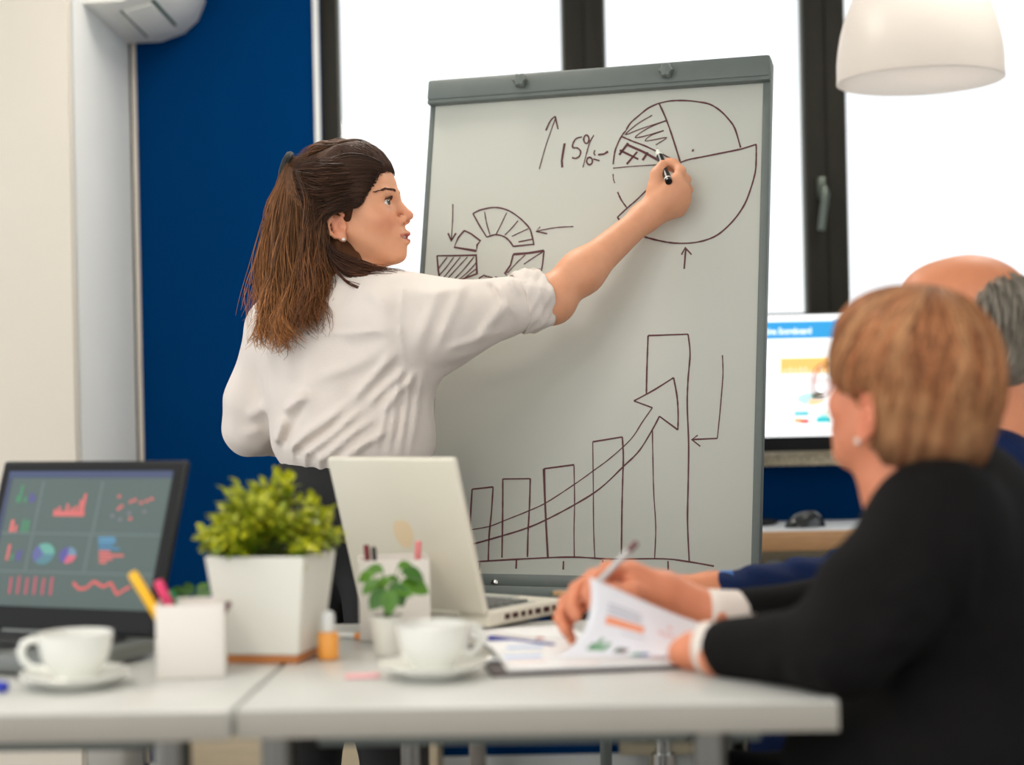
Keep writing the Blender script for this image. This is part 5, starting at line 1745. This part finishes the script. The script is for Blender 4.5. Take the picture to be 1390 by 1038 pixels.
    sh = [EL(W(458, 470, 0.0), (0.172, 0.118, 0.150), Mb, 0.05), EL(W(468, 560, 0.0), (0.162, 0.120, 0.150), Mb, 0.05),
          EL(W(478, 606, 0.0), (0.146, 0.112, 0.075), Mb, 0.05),
          RC(nb + [0, 0, -0.012], W(542, 424, -0.085), 0.056, 0.068, 0.05), RC(nb + [0, 0, -0.015], W(378, 444, 0.085), 0.056, 0.058, 0.05),
          RC(W(535, 440, -0.085), W(590, 442, -0.085), 0.086, 0.080, 0.05), RC(W(590, 442, -0.085), W(704, 412, -0.035), 0.080, 0.054, 0.04),
          RC(W(545, 470, -0.08), W(548, 600, -0.05), 0.055, 0.048, 0.06),
          RC(W(376, 452, 0.085), W(345, 545, 0.10), 0.056, 0.053, 0.04), RC(W(345, 545, 0.10), W(340, 580, 0.115), 0.053, 0.048, 0.04),
          RC(W(340, 585, 0.115), W(404, 594, 0.21), 0.046, 0.040, 0.03)]
    # left cuff and open neck
    sh += [RC(H(-0.01, 0, -0.05), nb + [0, 0, 0.055], 0.050, 0.050, 0.01, 's')]
    Rd = []
    def rg(x0, y0, x1, y1, w=0.007, hgt=0.006): Rd.append((W(x0, y0, -0.08), W(x1, y1, -0.08), w * 1.25, hgt * 1.25))
    for x0, y0, x1, y1, w, hh in ((372, 604, 384, 562, .008, .012), (384, 560, 424, 534, .008, .011), (378, 606, 420, 545, .006, -.004), (392, 612, 480, 545, .007, .009), (480, 545, 545, 474, .007, .008),
                                  (400, 618, 470, 572, .005, -.006), (414, 622, 500, 552, .006, .008), (500, 552, 556, 496, .006, .007), (432, 630, 520, 560, .006, .007), (520, 560, 572, 500, .006, .006),
                                  (455, 636, 530, 580, .006, .008), (545, 505, 530, 620, .005, .006), (560, 505, 545, 622, .005, .007), (575, 505, 558, 622, .005, .006), (536, 520, 512, 620, .005, .005),
                                  (428, 520, 530, 478, .010, .004), (385, 470, 400, 520, .012, .005), (470, 470, 540, 462, .009, -.003), (400, 440, 470, 400, .010, .005), (500, 392, 540, 430, .010, .005),
                                  (418, 610, 418, 640, .004, .006), (436, 615, 440, 648, .004, .006), (400, 600, 398, 630, .004, .006),
                                  (322, 572, 352, 546, .010, .005), (314, 596, 346, 584, .009, .005),
                                  (600, 392, 568, 478, .010, .006), (632, 386, 592, 486, .008, .006), (650, 460, 690, 405, .008, .007), (676, 384, 700, 432, .006, .007), (664, 386, 684, 412, .005, -.006),
                                  (610, 476, 690, 446, .006, .005), (575, 400, 640, 392, .008, .004), (690, 378, 706, 402, .004, .006)):
        rg(x0, y0, x1, y1, w, hh)
    # seams
    rg(384, 456, 548, 452, .0032, .003); rg(549, 388, 546, 440, .0032, .003); rg(546, 440, 553, 500, .0032, .003)
    rd = ridge_disp(Rd, WY0 + 0.09)
    def sdisp(P): return rd(P) + 0.0030 * vnoise(P, 38, 3) + 0.0016 * vnoise(P, 90, 5)
    sdf_obj('shirt', sh, 0.0048, M_shirt, t, sdisp, 1)
    # rolled cuff
    c0, c1 = Vector(W(700, 413, -0.035)), Vector(W(737, 405, -0.012))
    ax = (c1 - c0).normalized(); uu = Vector((0, 0, 1)) - ax * ax.z; uu.normalize(); vv = ax.cross(uu)
    def cuff(u, v):
        aa = u * 2 * math.pi
        r = 0.057 + 0.0035 * math.sin(5 * aa + 1) * (0.4 + 0.6 * v) + 0.004 * math.sin(v * 3.1) - 0.003 * v + 0.0028 * math.sin(9 * aa + 5 * v) * math.sin(2.5 * aa + 9 * v) + 0.0025 * math.exp(-((v - 0.45) / 0.06) ** 2)
        return c0.lerp(c1, v) + (uu * math.cos(aa) + vv * math.sin(aa)) * r
    MB().grid(cuff, 64, 12, 0.004).build('rolled_cuff', M_shirt, t, True, auto=180)
    # collar
    cc = Vector(nb) + Vector((0.012, -0.004, 0.018)); cax = (Vector(H(-0.012, 0, -0.05)) - Vector(nb)).normalized()
    cu = Vector((1, 0, 0)) - cax * cax.x; cu.normalize(); cv = cax.cross(cu)
    def collar(u, v):
        aa = u * 2 * math.pi
        r = 0.062 + 0.014 * (1 - v) + 0.012 * max(0, math.cos(aa)) * (1 - 0.3 * v)
        return cc + cax * (0.030 * v - 0.004 + 0.006 * math.cos(aa)) + (cu * math.cos(aa) + cv * math.sin(aa)) * r
    MB().grid(collar, 40, 5, 0.004).build('collar', M_shirt, t, True, auto=180)

    # ---- trousers, belt, shoes
    hipc = W(468, 690, 0.0)
    tr = [EL(W(466, 655, 0.0), (0.138, 0.104, 0.070), Mb, 0.04), EL(hipc, (0.170, 0.122, 0.12), Mb, 0.05)]
    for s in (-1, 1):
        h0 = A3(hipc) + Rb * s * 0.085 + [0, 0, -0.05]
        kne = np.array([h0[0] + Rb[0] * s * 0.01, h0[1] + 0.01, 0.47]); an = np.array([kne[0] + Rb[0] * s * 0.015, kne[1] - 0.03, 0.09])
        tr += [RC(h0, kne, 0.088, 0.062, 0.04), RC(kne, an, 0.062, 0.055, 0.03)]
        sp = [EL(an + Fb * 0.05 + [0, 0, -0.045], (0.042, 0.115, 0.038), Mb, 0.02), RC(an + [0, 0, 0.0], an + [0, 0, -0.05], 0.035, 0.036, 0.02),
              HALF((0, 0, 0.001), (0, 0, -1), 0.004)]
        sdf_obj('shoe', sp, 0.006, M_black_plastic, t)
    sdf_obj('trousers', tr, 0.008, M_black_cloth, t, lambda P: 0.002 * vnoise(P, 30, 9), 1)
    wa, wb_ = Vector(W(416, 642, 0)), None
    bc = Vector(W(470, 652, 0.0)); Rv = Vector(Rb); Fv = Vector(Fb)
    def belt(u, v):
        aa = u * 2 * math.pi
        x = math.cos(aa); y = math.sin(aa)
        return bc + Rv * 0.142 * x + Fv * 0.108 * y + Vector((0, 0, (v - 0.5) * 0.034 - 0.020 * x * 1.0))
    MB().grid(belt, 56, 4, 0.004).build('belt', mat('black_leather', lin(28, 28, 30), 0.4, var=0.1, vscale=60, bump=0.15), t, True, auto=180)

    # ---- marker held in the hand
    k = thing('marker_pen', mk0, 0, 'black board marker held by the standing woman against the flipchart', 'marker')
    a0, a1 = Vector(mk0), Vector(mk1); d = (a1 - a0).normalized(); L = (a1 - a0).length
    r = 0.0072
    M_mw = mat('marker_white', lin(214, 216, 206), 0.4, var=0.02); M_mb = mat('marker_black', lin(18, 17, 18), 0.3, var=0.05)
    MB().tube([a0, a0 + d * 0.006], [0.0018, 0.0026], 10).build('nib', M_mb, k, True)
    MB().tube([a0 + d * 0.005, a0 + d * 0.012, a0 + d * 0.016, a0 + d * 0.030], [0.0035, 0.005, r * 0.92, r * 0.95], 18).build('collar', M_mw, k, True)
    MB().tube([a0 + d * 0.030, a0 + d * (L - 0.012)], [r, r], 20).build('barrel', M_mb, k, True)
    MB().tube([a0 + d * (L - 0.012), a0 + d * (L - 0.008)], [r * 1.03, r * 1.03], 20).build('ring', M_mw, k, True)
    MB().tube([a0 + d * (L - 0.008), a0 + d * (L - 0.001), a0 + d * L], [r, r * 0.95, r * 0.7], 20).build('end_cap', M_mb, k, True)
presenter()
# ------------------------------------------------------------------ seated people
def cap_strands(hv, H, start_fn, n, m, root, tip, rng, lo, hi, spread=0.3):
    """strands from the crown down over the hair volume"""
    L = np.array([start_fn(rng) for _ in range(n)])
    off = np.repeat(rng.uniform(lo, hi, n), m)
    P = L.reshape(-1, 3)
    for _ in range(4):
        d = eval_sdf(hv, P); e = 1e-3
        G = np.stack([(eval_sdf(hv, P + np.eye(3)[k] * e) - d) / e for k in range(3)], 1)
        G /= np.maximum(np.linalg.norm(G, axis=1, keepdims=True), 1e-6)
        P = P - G * (d - off)[:, None]
    return P.reshape(n, m, 3), hair_tones(n, m, root, tip, rng, spread, 0.1)

def seated_legs(t, hip, fwd, side, floor_y, mcloth, spread=0.09, thigh=0.42, kz=0.50, foot_in=0.0):
    tr = [EL(hip, (0.17, 0.14, 0.10), np.stack([side, fwd, [0, 0, 1.0]]), 0.04)]
    M3 = np.stack([side, fwd, [0, 0, 1.0]])
    for s in (-1, 1):
        a = A3(hip) + side * s * spread
        k = a + fwd * thigh; k[2] = kz
        f = k + fwd * foot_in; f[2] = 0.09
        tr += [RC(a, k, 0.088, 0.064, 0.04), RC(k, f, 0.062, 0.048, 0.03)]
        sp = [EL(f + fwd * 0.06 + [0, 0, -0.045], (0.042, 0.12, 0.038), M3, 0.02), RC(f, f + [0, 0, -0.05], 0.036, 0.038, 0.02), HALF((0, 0, 0.001), (0, 0, -1), 0.004)]
        sdf_obj('shoe', sp, 0.007, M_black_plastic, t)
    sdf_obj('trousers', tr, 0.01, mcloth, t, None, 1)

def cuff_band(name, p0, p1, r0, r1, m, parent):
    a, b = Vector(p0), Vector(p1)
    ax = (b - a).normalized(); u = Vector((0, 0, 1)) - ax * ax.z; u.normalize(); v = ax.cross(u)
    def f(x, y):
        q = x * 2 * math.pi
        return a.lerp(b, y) + (u * math.cos(q) + v * math.sin(q)) * (r0 + (r1 - r0) * y)
    return MB().grid(f, 32, 4, 0.003).build(name, m, parent, True, auto=180)

def seated_woman():
    Y0 = 2.15
    def S(px, py, y): return at(px, py, y)
    t = thing('person', (0.62, 2.2, 0), 0, 'seated woman with short blonde-brown hair and black jacket, holding a pen', 'person')
    th = math.radians(38)
    H = Frame(S(1231, 552, Y0), (-math.sin(th), math.cos(th), 0.22))
    hp = head_prims(H, 1.02)
    nb = A3(S(1262, 668, 2.17))
    body = hp + [RC(H(-0.020, 0, -0.03), nb, 0.052, 0.058, 0.03), RC(H(0.03, 0, -0.06), nb + [-0.02, 0.0, 0.0], 0.032, 0.045, 0.03)]
    sL, eL, wL = A3(S(1268, 716, 2.06)), A3(S(1132, 896, 1.995)), A3(S(972, 884, 2.135))
    sR, eR, wR = A3(S(1345, 705, 2.32)), A3(S(1165, 836, 2.43)), A3(S(972, 836, 2.37))
    hip = np.array([0.68, 2.24, 0.56])
    body += [RC(nb, sL, 0.05, 0.046, 0.03), RC(nb, sR, 0.05, 0.046, 0.03), RC(nb, hip, 0.08, 0.11, 0.04),
             RC(sL, eL, 0.042, 0.034, 0.03), RC(eL, wL, 0.034, 0.026, 0.03), RC(sR, eR, 0.042, 0.034, 0.03), RC(eR, wR, 0.034, 0.026, 0.03)]
    # right hand, holding a pen above the page
    pc = A3(S(902, 806, 2.370))
    kn = [A3(S(856, 778, 2.350)), A3(S(846, 786, 2.370)), A3(S(842, 798, 2.387)), A3(S(846, 812, 2.401))]
    body += [RC(wR, pc, 0.027, 0.030, 0.02)]
    for q, r in zip(kn, (0.0145, 0.0145, 0.014, 0.0125)):
        body += [RC(pc, q, 0.022, r, 0.016), RC(wR, q, 0.017, r * 0.9, 0.02)]
    body += finger([kn[0], S(826, 771, 2.325), S(806, 786, 2.310), S(796, 806, 2.300)], 0.0115, 0.0085)
    body += finger([kn[1], S(806, 782, 2.345), S(782, 800, 2.325), S(776, 822, 2.310), S(782, 836, 2.303)], 0.0115, 0.0085)
    body += finger([kn[2], S(796, 796, 2.365), S(768, 816, 2.345), S(760, 838, 2.330), S(768, 856, 2.320)], 0.0110, 0.0082)
    body += finger([kn[3], S(804, 814, 2.380), S(778, 832, 2.365), S(768, 852, 2.350), S(776, 868, 2.340)], 0.0100, 0.0075)
    body += finger([A3(S(892, 812, 2.350)), S(856, 806, 2.320), S(828, 806, 2.305), S(808, 822, 2.297)], 0.0165, 0.0095, 0.014)
    # left hand resting on the table, fingers folded back
    pl = A3(S(942, 884, 2.185))
    body += [RC(wL, pl, 0.025, 0.022, 0.02)]
    for i, (dx, dy) in enumerate(((0, 0), (6, -4), (12, -8), (18, -10))):
        a = S(926 + dx * 0.4, 889 + dy * 0.3, 2.195 + 0.014 * i)
        body += [RC(pl, a, 0.018, 0.0115, 0.014)]
        body += finger([a, S(944 + dx, 880 + dy * 0.5, 2.215 + 0.014 * i), S(968 + dx, 869 + dy * 0.4, 2.225 + 0.012 * i), S(990 + dx * 0.8, 860 + dy * 0.3, 2.23 + 0.012 * i)], 0.0100, 0.0075)
    body += finger([pl, S(922, 884, 2.18), S(918, 894, 2.20)], 0.013, 0.009, 0.012)
    sdf_obj('body', body, 0.0038, M_skin, t, it=1, colorf=skin_color(H, 1.02, (218, 138, 102), (190, 96, 84), (214, 112, 84)))
    eye_parts(H, 1.02, t, (80, 80, 70))
    # earring
    MB().lathe([(0.0, -0.004)] + [(0.004 * math.cos(a), 0.004 * math.sin(a)) for a in np.linspace(-1.4, 1.4, 9)] + [(0.0, 0.004)], 14, tuple(H(0.001, 0.0835, -0.042))).build(
        'earring', MATS['pearl'], t, True)
    # hair: short layered bob
    g = 1.0
    hv = [EL(H(-0.012, 0, 0.052), (0.107, 0.088, 0.100), H.M, 0.02), EL(H(-0.034, 0, 0.000), (0.084, 0.082, 0.080), H.M, 0.03),
          EL(H(-0.050, 0, -0.034), (0.060, 0.066, 0.038), H.M, 0.03), EL(H(0.046, 0, 0.082), (0.058, 0.070, 0.052), H.M, 0.03)]
    for s in (-1, 1):
        hv.append(EL(H(0.034, s * 0.060, 0.040), (0.046, 0.024, 0.036), H.M, 0.02))
        hv += [EL(H(0.050, s * 0.090, -0.042), (0.054, 0.050, 0.056), H.M, 0.012, 's'), EL(H(0.002, s * 0.094, -0.012), (0.026, 0.034, 0.040), H.M, 0.010, 's')]
    hv += [EL(H(0.094, 0, -0.024), (0.064, 0.085, 0.080), H.M, 0.012, 's')]
    rng = np.random.default_rng(21)
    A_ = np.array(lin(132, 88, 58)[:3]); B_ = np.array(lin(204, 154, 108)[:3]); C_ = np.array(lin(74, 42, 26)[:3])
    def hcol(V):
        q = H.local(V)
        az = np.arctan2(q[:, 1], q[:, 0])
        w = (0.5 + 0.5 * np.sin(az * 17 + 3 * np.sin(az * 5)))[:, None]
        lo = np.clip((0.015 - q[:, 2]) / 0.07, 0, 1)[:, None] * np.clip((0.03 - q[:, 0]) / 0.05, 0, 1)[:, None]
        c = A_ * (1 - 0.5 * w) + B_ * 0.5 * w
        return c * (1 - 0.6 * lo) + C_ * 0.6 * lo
    def hdisp(P):
        q = H.local(P); az = np.arctan2(q[:, 1], q[:, 0])
        return 0.0016 * np.sin(az * 34 + 2 * np.sin(q[:, 2] * 30)) + 0.002 * np.sin(az * 13 + q[:, 2] * 20)
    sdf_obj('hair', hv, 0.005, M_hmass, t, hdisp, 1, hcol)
    m = 14
    def st(r):
        az = r.uniform(-math.pi, math.pi); e0 = r.uniform(0.05, 0.5); ln = r.uniform(1.0, 1.62)
        u = np.linspace(0, 1, m); el = e0 + u * ln
        if abs(az) < 1.0: el = e0 + u * min(ln, 1.05)
        a2 = az + 0.12 * np.sin(u * 4 + r.uniform(0, 6)) + r.normal(0, 0.03)
        return np.stack([H(-0.014 + 0.118 * math.sin(x) * math.cos(y), 0.10 * math.sin(x) * math.sin(y), 0.04 + 0.112 * math.cos(x)) for x, y in zip(el, a2)])
    Ls, Cs = cap_strands(hv, H, st, 1500, m, (150, 98, 64), (166, 108, 70), rng, 0.0002, 0.004, 0.42)
    q = H.local(Ls.reshape(-1, 3)).reshape(Ls.shape)
    az_ = np.arctan2(q[:, m // 2, 1], q[:, m // 2, 0])
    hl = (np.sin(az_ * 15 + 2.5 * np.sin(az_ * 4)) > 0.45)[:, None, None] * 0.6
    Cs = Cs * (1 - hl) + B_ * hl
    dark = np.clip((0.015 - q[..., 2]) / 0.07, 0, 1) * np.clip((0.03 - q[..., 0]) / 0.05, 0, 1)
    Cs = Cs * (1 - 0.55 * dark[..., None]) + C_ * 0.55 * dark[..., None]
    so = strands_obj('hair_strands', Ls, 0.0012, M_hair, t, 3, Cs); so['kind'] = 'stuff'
    # spectacles (a thing worn by her)
    gl = thing('eyeglasses', H(0.1, 0, 0.015), 0, 'round thin-framed eyeglasses worn by the seated woman', 'eyeglasses')
    M_gf = mat('red_brown_frame', lin(190, 96, 64), 0.3, var=0.05)
    for s in (-1, 1):
        c = Vector(H(0.112, s * 0.036, 0.012)); e1 = Vector(H.L * 0.96 - H.F * 0.14 * s); e2 = Vector(H.U)
        ring = [c + e1 * 0.0245 * math.cos(a) + e2 * 0.0215 * math.sin(a) for a in np.linspace(0, 2 * math.pi, 33)]
        MB().tube(ring, 0.0019, 6).build('rim', M_gf, gl, True)
        MB().add([c] + ring[:-1], [(0, 1 + i, 1 + (i + 1) % 32) for i in range(32)]).build('lens', glass_mat('lens_glass', (0.96, 0.98, 1, 1), 0.10), gl, True)
        MB().tube([c + e1 * 0.0245 * s, Vector(H(0.10, s * 0.068, 0.016)), Vector(H(0.04, s * 0.079, 0.020)), Vector(H(-0.012, s * 0.083, 0.016)), Vector(H(-0.022, s * 0.080, 0.0))],
                  0.0014, 6).build('temple', M_gf, gl, True)
    MB().tube([Vector(H(0.114, -0.012, 0.016)), Vector(H(0.117, 0, 0.019)), Vector(H(0.114, 0.012, 0.016))], 0.0013, 6).build('bridge', M_gf, gl, True)
    # jacket
    fb = math.radians(68)
    Fb = np.array([-math.sin(fb), math.cos(fb), 0]); Lb = np.array([-math.cos(fb), -math.sin(fb), 0]); Mb = np.stack([Lb, Fb, [0, 0, 1.0]])
    ch = A3(S(1300, 800, 2.20))
    jk = [EL(ch, (0.195, 0.135, 0.20), Mb, 0.05), EL(ch + [0.020, 0.0, -0.17], (0.165, 0.14, 0.17), Mb, 0.06), EL(A3(S(1215, 1030, 2.10)), (0.12, 0.14, 0.09), Mb, 0.06),
          RC(nb + [0.015, 0.0, -0.045], sL, 0.050, 0.064, 0.05), RC(nb + [0.015, 0, -0.045], sR, 0.050, 0.064, 0.05),
          RC(sL, A3(S(1185, 816, 2.02)), 0.072, 0.064, 0.05), RC(A3(S(1185, 816, 2.02)), eL + [0.01, 0, 0.014], 0.064, 0.053, 0.04),
          RC(eL + [0.01, 0, 0.014], A3(S(988, 884, 2.125)) + [0, 0, 0.004], 0.053, 0.037, 0.03),
          RC(sR, eR + [0, 0, 0.01], 0.068, 0.052, 0.04), RC(eR + [0, 0, 0.01], A3(S(1012, 834, 2.38)), 0.052, 0.036, 0.03),
          RC(H(-0.02, 0, -0.06), nb + [0, 0, 0.01], 0.056, 0.058, 0.012, 's')]
    M_jk = mat('black_wool_jacket', lin(15, 14, 14), 0.85, var=0.12, vscale=50, bump=0.2, bscale=300, spec=0.15)
    Rd = []
    for x0, y0, x1, y1, w, hh in ((1180, 800, 1250, 760, .014, .008), (1170, 840, 1240, 800, .012, .008), (1150, 860, 1230, 850, .012, .007), (1060, 880, 1080, 930, .010, .006),
                                  (1090, 860, 1110, 930, .012, .007), (1030, 880, 1046, 920, .008, .005), (1240, 640, 1330, 640, .012, .008), (1290, 700, 1300, 860, .014, .007)):
        Rd.append((S(x0, y0, 2.05), S(x1, y1, 2.05), w, hh))
    rd = ridge_disp(Rd, 2.35)
    sdf_obj('jacket', jk, 0.0065, M_jk, t, lambda P: rd(P) + 0.002 * vnoise(P, 34, 5), 1)
    cuff_band('shirt_cuff', A3(S(1000, 884, 2.12)) + [0, 0, 0.004], A3(S(958, 884, 2.15)) + [0, 0, 0.004], 0.0345, 0.0335, M_shirt, t)
    cuff_band('shirt_cuff', S(1016, 835, 2.38), S(958, 832, 2.37), 0.0345, 0.034, M_shirt, t)
    seated_legs(t, hip - [0, 0, 0.02], Fb, Lb, 0, M_jk, thigh=0.44)
    office_chair((hip[0] + 0.02, hip[1], 0), math.radians(68), 'black office chair under the seated woman in the black jacket', arms=False, back=False, seat_z=0.455)
    # pen in her hand
    stick('ballpoint_pen', S(812, 790, 2.29), S(864, 736, 2.275), 0.0042, (196, 192, 190), 'silver pen held upright by the seated woman', 'pen', cap=((110, 74, 76), 0.2))
seated_woman()

def seated_man():
    def S(px, py, y): return at(px, py, y)
    Y0 = 2.66
    t = thing('person', (0.78, 2.8, 0), 0, 'seated balding man in a navy suit beyond the seated woman', 'person')
    th = math.radians(70)
    H = Frame(S(1308, 466, Y0), (-math.sin(th), math.cos(th), 0.02))
    hp = head_prims(H, 1.06, 0.002)
    nb = A3(S(1352, 588, 2.70))
    body = hp + [RC(H(-0.024, 0, -0.03), nb, 0.058, 0.066, 0.03), RC(H(0.02, 0, -0.06), nb, 0.040, 0.05, 0.03)]
    sL, eL, wL = A3(S(1345, 650, 2.62)), A3(S(1165, 797, 2.66)), A3(S(968, 803, 2.64))
    sR, eR, wR = A3(S(1415, 640, 2.92)), A3(S(1250, 790, 2.98)), A3(S(1120, 800, 2.90))
    hip = np.array([0.88, 2.84, 0.56])
    body += [RC(nb, sL, 0.05, 0.05, 0.03), RC(nb, sR, 0.05, 0.05, 0.03), RC(nb, hip, 0.09, 0.12, 0.04),
             RC(sL, eL, 0.046, 0.036, 0.03), RC(eL, wL, 0.036, 0.028, 0.03), RC(sR, eR, 0.046, 0.036, 0.03), RC(eR, wR, 0.036, 0.028, 0.03)]
    def simple_hand(w, d, side, curl):
        w = A3(w); d = A3(d); side = A3(side)
        pc = w + d * 0.05
        out = [RC(w, pc, 0.028, 0.028, 0.02)]
        for i in range(4):
            k = w + d * 0.095 + side * (0.026 - 0.018 * i)
            out += [RC(pc, k, 0.018, 0.012, 0.014)]
            out += finger([k, k + d * 0.034 + np.array([0, 0, -0.004 * curl]), k + d * 0.055 + np.array([0, 0, -0.018 * curl]), k + d * 0.060 + np.array([0, 0, -0.034 * curl])], 0.0108, 0.008)
        out += finger([w + d * 0.025 + side * 0.022, w + d * 0.06 + side * 0.048, w + d * 0.09 + side * 0.046], 0.0155, 0.0095, 0.012)
        return out
    dL = (wL - eL); dL /= np.linalg.norm(dL); dR = (wR - eR); dR /= np.linalg.norm(dR)
    body += simple_hand(wL, dL, np.array([dL[1], -dL[0], 0]), 0.9)
    body += simple_hand(wR, dR, np.array([-dR[1], dR[0], 0]) * -1, 0.6)
    sdf_obj('body', body, 0.0042, M_skin, t, it=1, colorf=skin_color(H, 1.06, (214, 138, 98), (180, 96, 84), (212, 112, 80)))
    eye_parts(H, 1.06, t, (70, 60, 50))
    # fringe of grey hair round the back and sides
    g = 1.06
    hv = [EL(H(-0.016 * g, 0, 0.036 * g), (0.097 * g, 0.083 * g, 0.082 * g), H.M, 0.02), EL(H(-0.040, 0, -0.020), (0.070, 0.074, 0.060), H.M, 0.03)]
    hv += [EL(H(0.105, 0, 0.085), (0.155, 0.130, 0.092), H.M, 0.035, 's'), EL(H(0.110, 0, -0.010), (0.095, 0.12, 0.12), H.M, 0.015, 's')]
    for s in (-1, 1):
        hv += [EL(H(0.0, s * 0.104, -0.012), (0.024, 0.030, 0.036), H.M, 0.010, 's'), EL(H(0.055, s * 0.09, -0.05), (0.055, 0.05, 0.05), H.M, 0.01, 's')]
    G1 = np.array(lin(96, 88, 76)[:3]); G2 = np.array(lin(150, 142, 130)[:3])
    def hcol(V):
        w = (0.5 + 0.5 * vnoise(V, 160, 4))[:, None]
        return G1 * (1 - w) + G2 * w
    sdf_obj('hair', hv, 0.005, M_hmass, t, lambda P: 0.001 * vnoise(P, 300, 2), 1, hcol)
    rng = np.random.default_rng(31)
    m = 8
    def st(r):
        s = r.choice([-1, 1]); az = math.pi - r.uniform(0, 1.55); el0 = r.uniform(0.55, 1.9)
        u = np.linspace(0, 1, m); el = el0 + u * 0.42
        return np.stack([H(-0.016 + 0.11 * math.sin(x) * math.cos(az), s * 0.10 * math.sin(x) * math.sin(az), 0.036 + 0.10 * math.cos(x)) for x in el])
    Ls, Cs = cap_strands(hv, H, st, 700, m, (104, 96, 84), (170, 162, 148), rng, 0.0002, 0.003, 0.3)
    dd = eval_sdf(hv, Ls.reshape(-1, 3)).reshape(len(Ls), m)
    ok = (np.abs(dd) < 0.010).all(1)
    so = strands_obj('hair_strands', Ls[ok], 0.0011, M_hair, t, 3, Cs[ok]); so['kind'] = 'stuff'
    # jacket
    fb = math.radians(66)
    Fb = np.array([-math.sin(fb), math.cos(fb), 0]); Lb = np.array([-math.cos(fb), -math.sin(fb), 0]); Mb = np.stack([Lb, Fb, [0, 0, 1.0]])
    M_nv = mat('navy_suit', lin(12, 32, 72), 0.8, var=0.12, vscale=40, bump=0.2, bscale=260, spec=0.2)
    ch = (sL + sR) / 2 + [0.03, 0, -0.12]
    jk = [EL(ch, (0.21, 0.14, 0.21), Mb, 0.05), EL(ch + [0.02, 0.02, -0.18], (0.20, 0.16, 0.17), Mb, 0.06),
          RC(nb + [0.01, 0, -0.05], sL, 0.058, 0.070, 0.05), RC(nb + [0.01, 0, -0.05], sR, 0.058, 0.070, 0.05),
          RC(sL, eL + [0, 0, 0.01], 0.072, 0.050, 0.04), RC(eL + [0, 0, 0.01], wL + [0.02, 0, 0.0], 0.050, 0.034, 0.03),
          RC(sR, eR, 0.072, 0.054, 0.04), RC(eR, wR + [0.02, 0, 0.01], 0.054, 0.038, 0.03),
          RC(H(-0.02, 0, -0.06), nb + [0, 0, 0.0], 0.066, 0.066, 0.012, 's')]
    def fold(P): return 0.0035 * np.sin(P[:, 0] * 70 + 6 * np.sin(P[:, 2] * 30)) * np.clip((0.95 - P[:, 2]) / 0.1, 0, 1) + 0.002 * vnoise(P, 34, 7)
    sdf_obj('jacket', jk, 0.007, M_nv, t, fold, 1)
    M_bs = mat('blue_shirt', lin(60, 116, 190), 0.8, var=0.04, bump=0.1)
    cuff_band('shirt_cuff', wL + [0.03, 0, 0.0], wL + [-0.008, 0, 0.0], 0.0325, 0.032, M_bs, t)
    cc = Vector(nb) + Vector((0, 0, -0.004))
    def collar(u, v):
        a = u * 2 * math.pi
        r = 0.076 - 0.004 * v + 0.008 * (1 - v)
        return cc + Vector((math.cos(a) * r, math.sin(a) * r, 0.034 * v - 0.012))
    MB().grid(collar, 32, 4, 0.004).build('shirt_collar', M_shirt, t, True, auto=180)
    seated_legs(t, hip - [0, 0, 0.02], Fb, Lb, 0, M_nv, thigh=0.46)
    office_chair((hip[0] + 0.02, hip[1], 0), math.radians(66), 'black office chair under the seated man in the navy suit', arms=False, back=False, seat_z=0.455)
    stick('pencil', S(748, 805, 2.64), S(925, 800, 2.60), 0.0038, (176, 138, 92), 'wooden pencil held low in the hand of the man in navy', 'pencil', tip=(60, 84, 60))
seated_man()
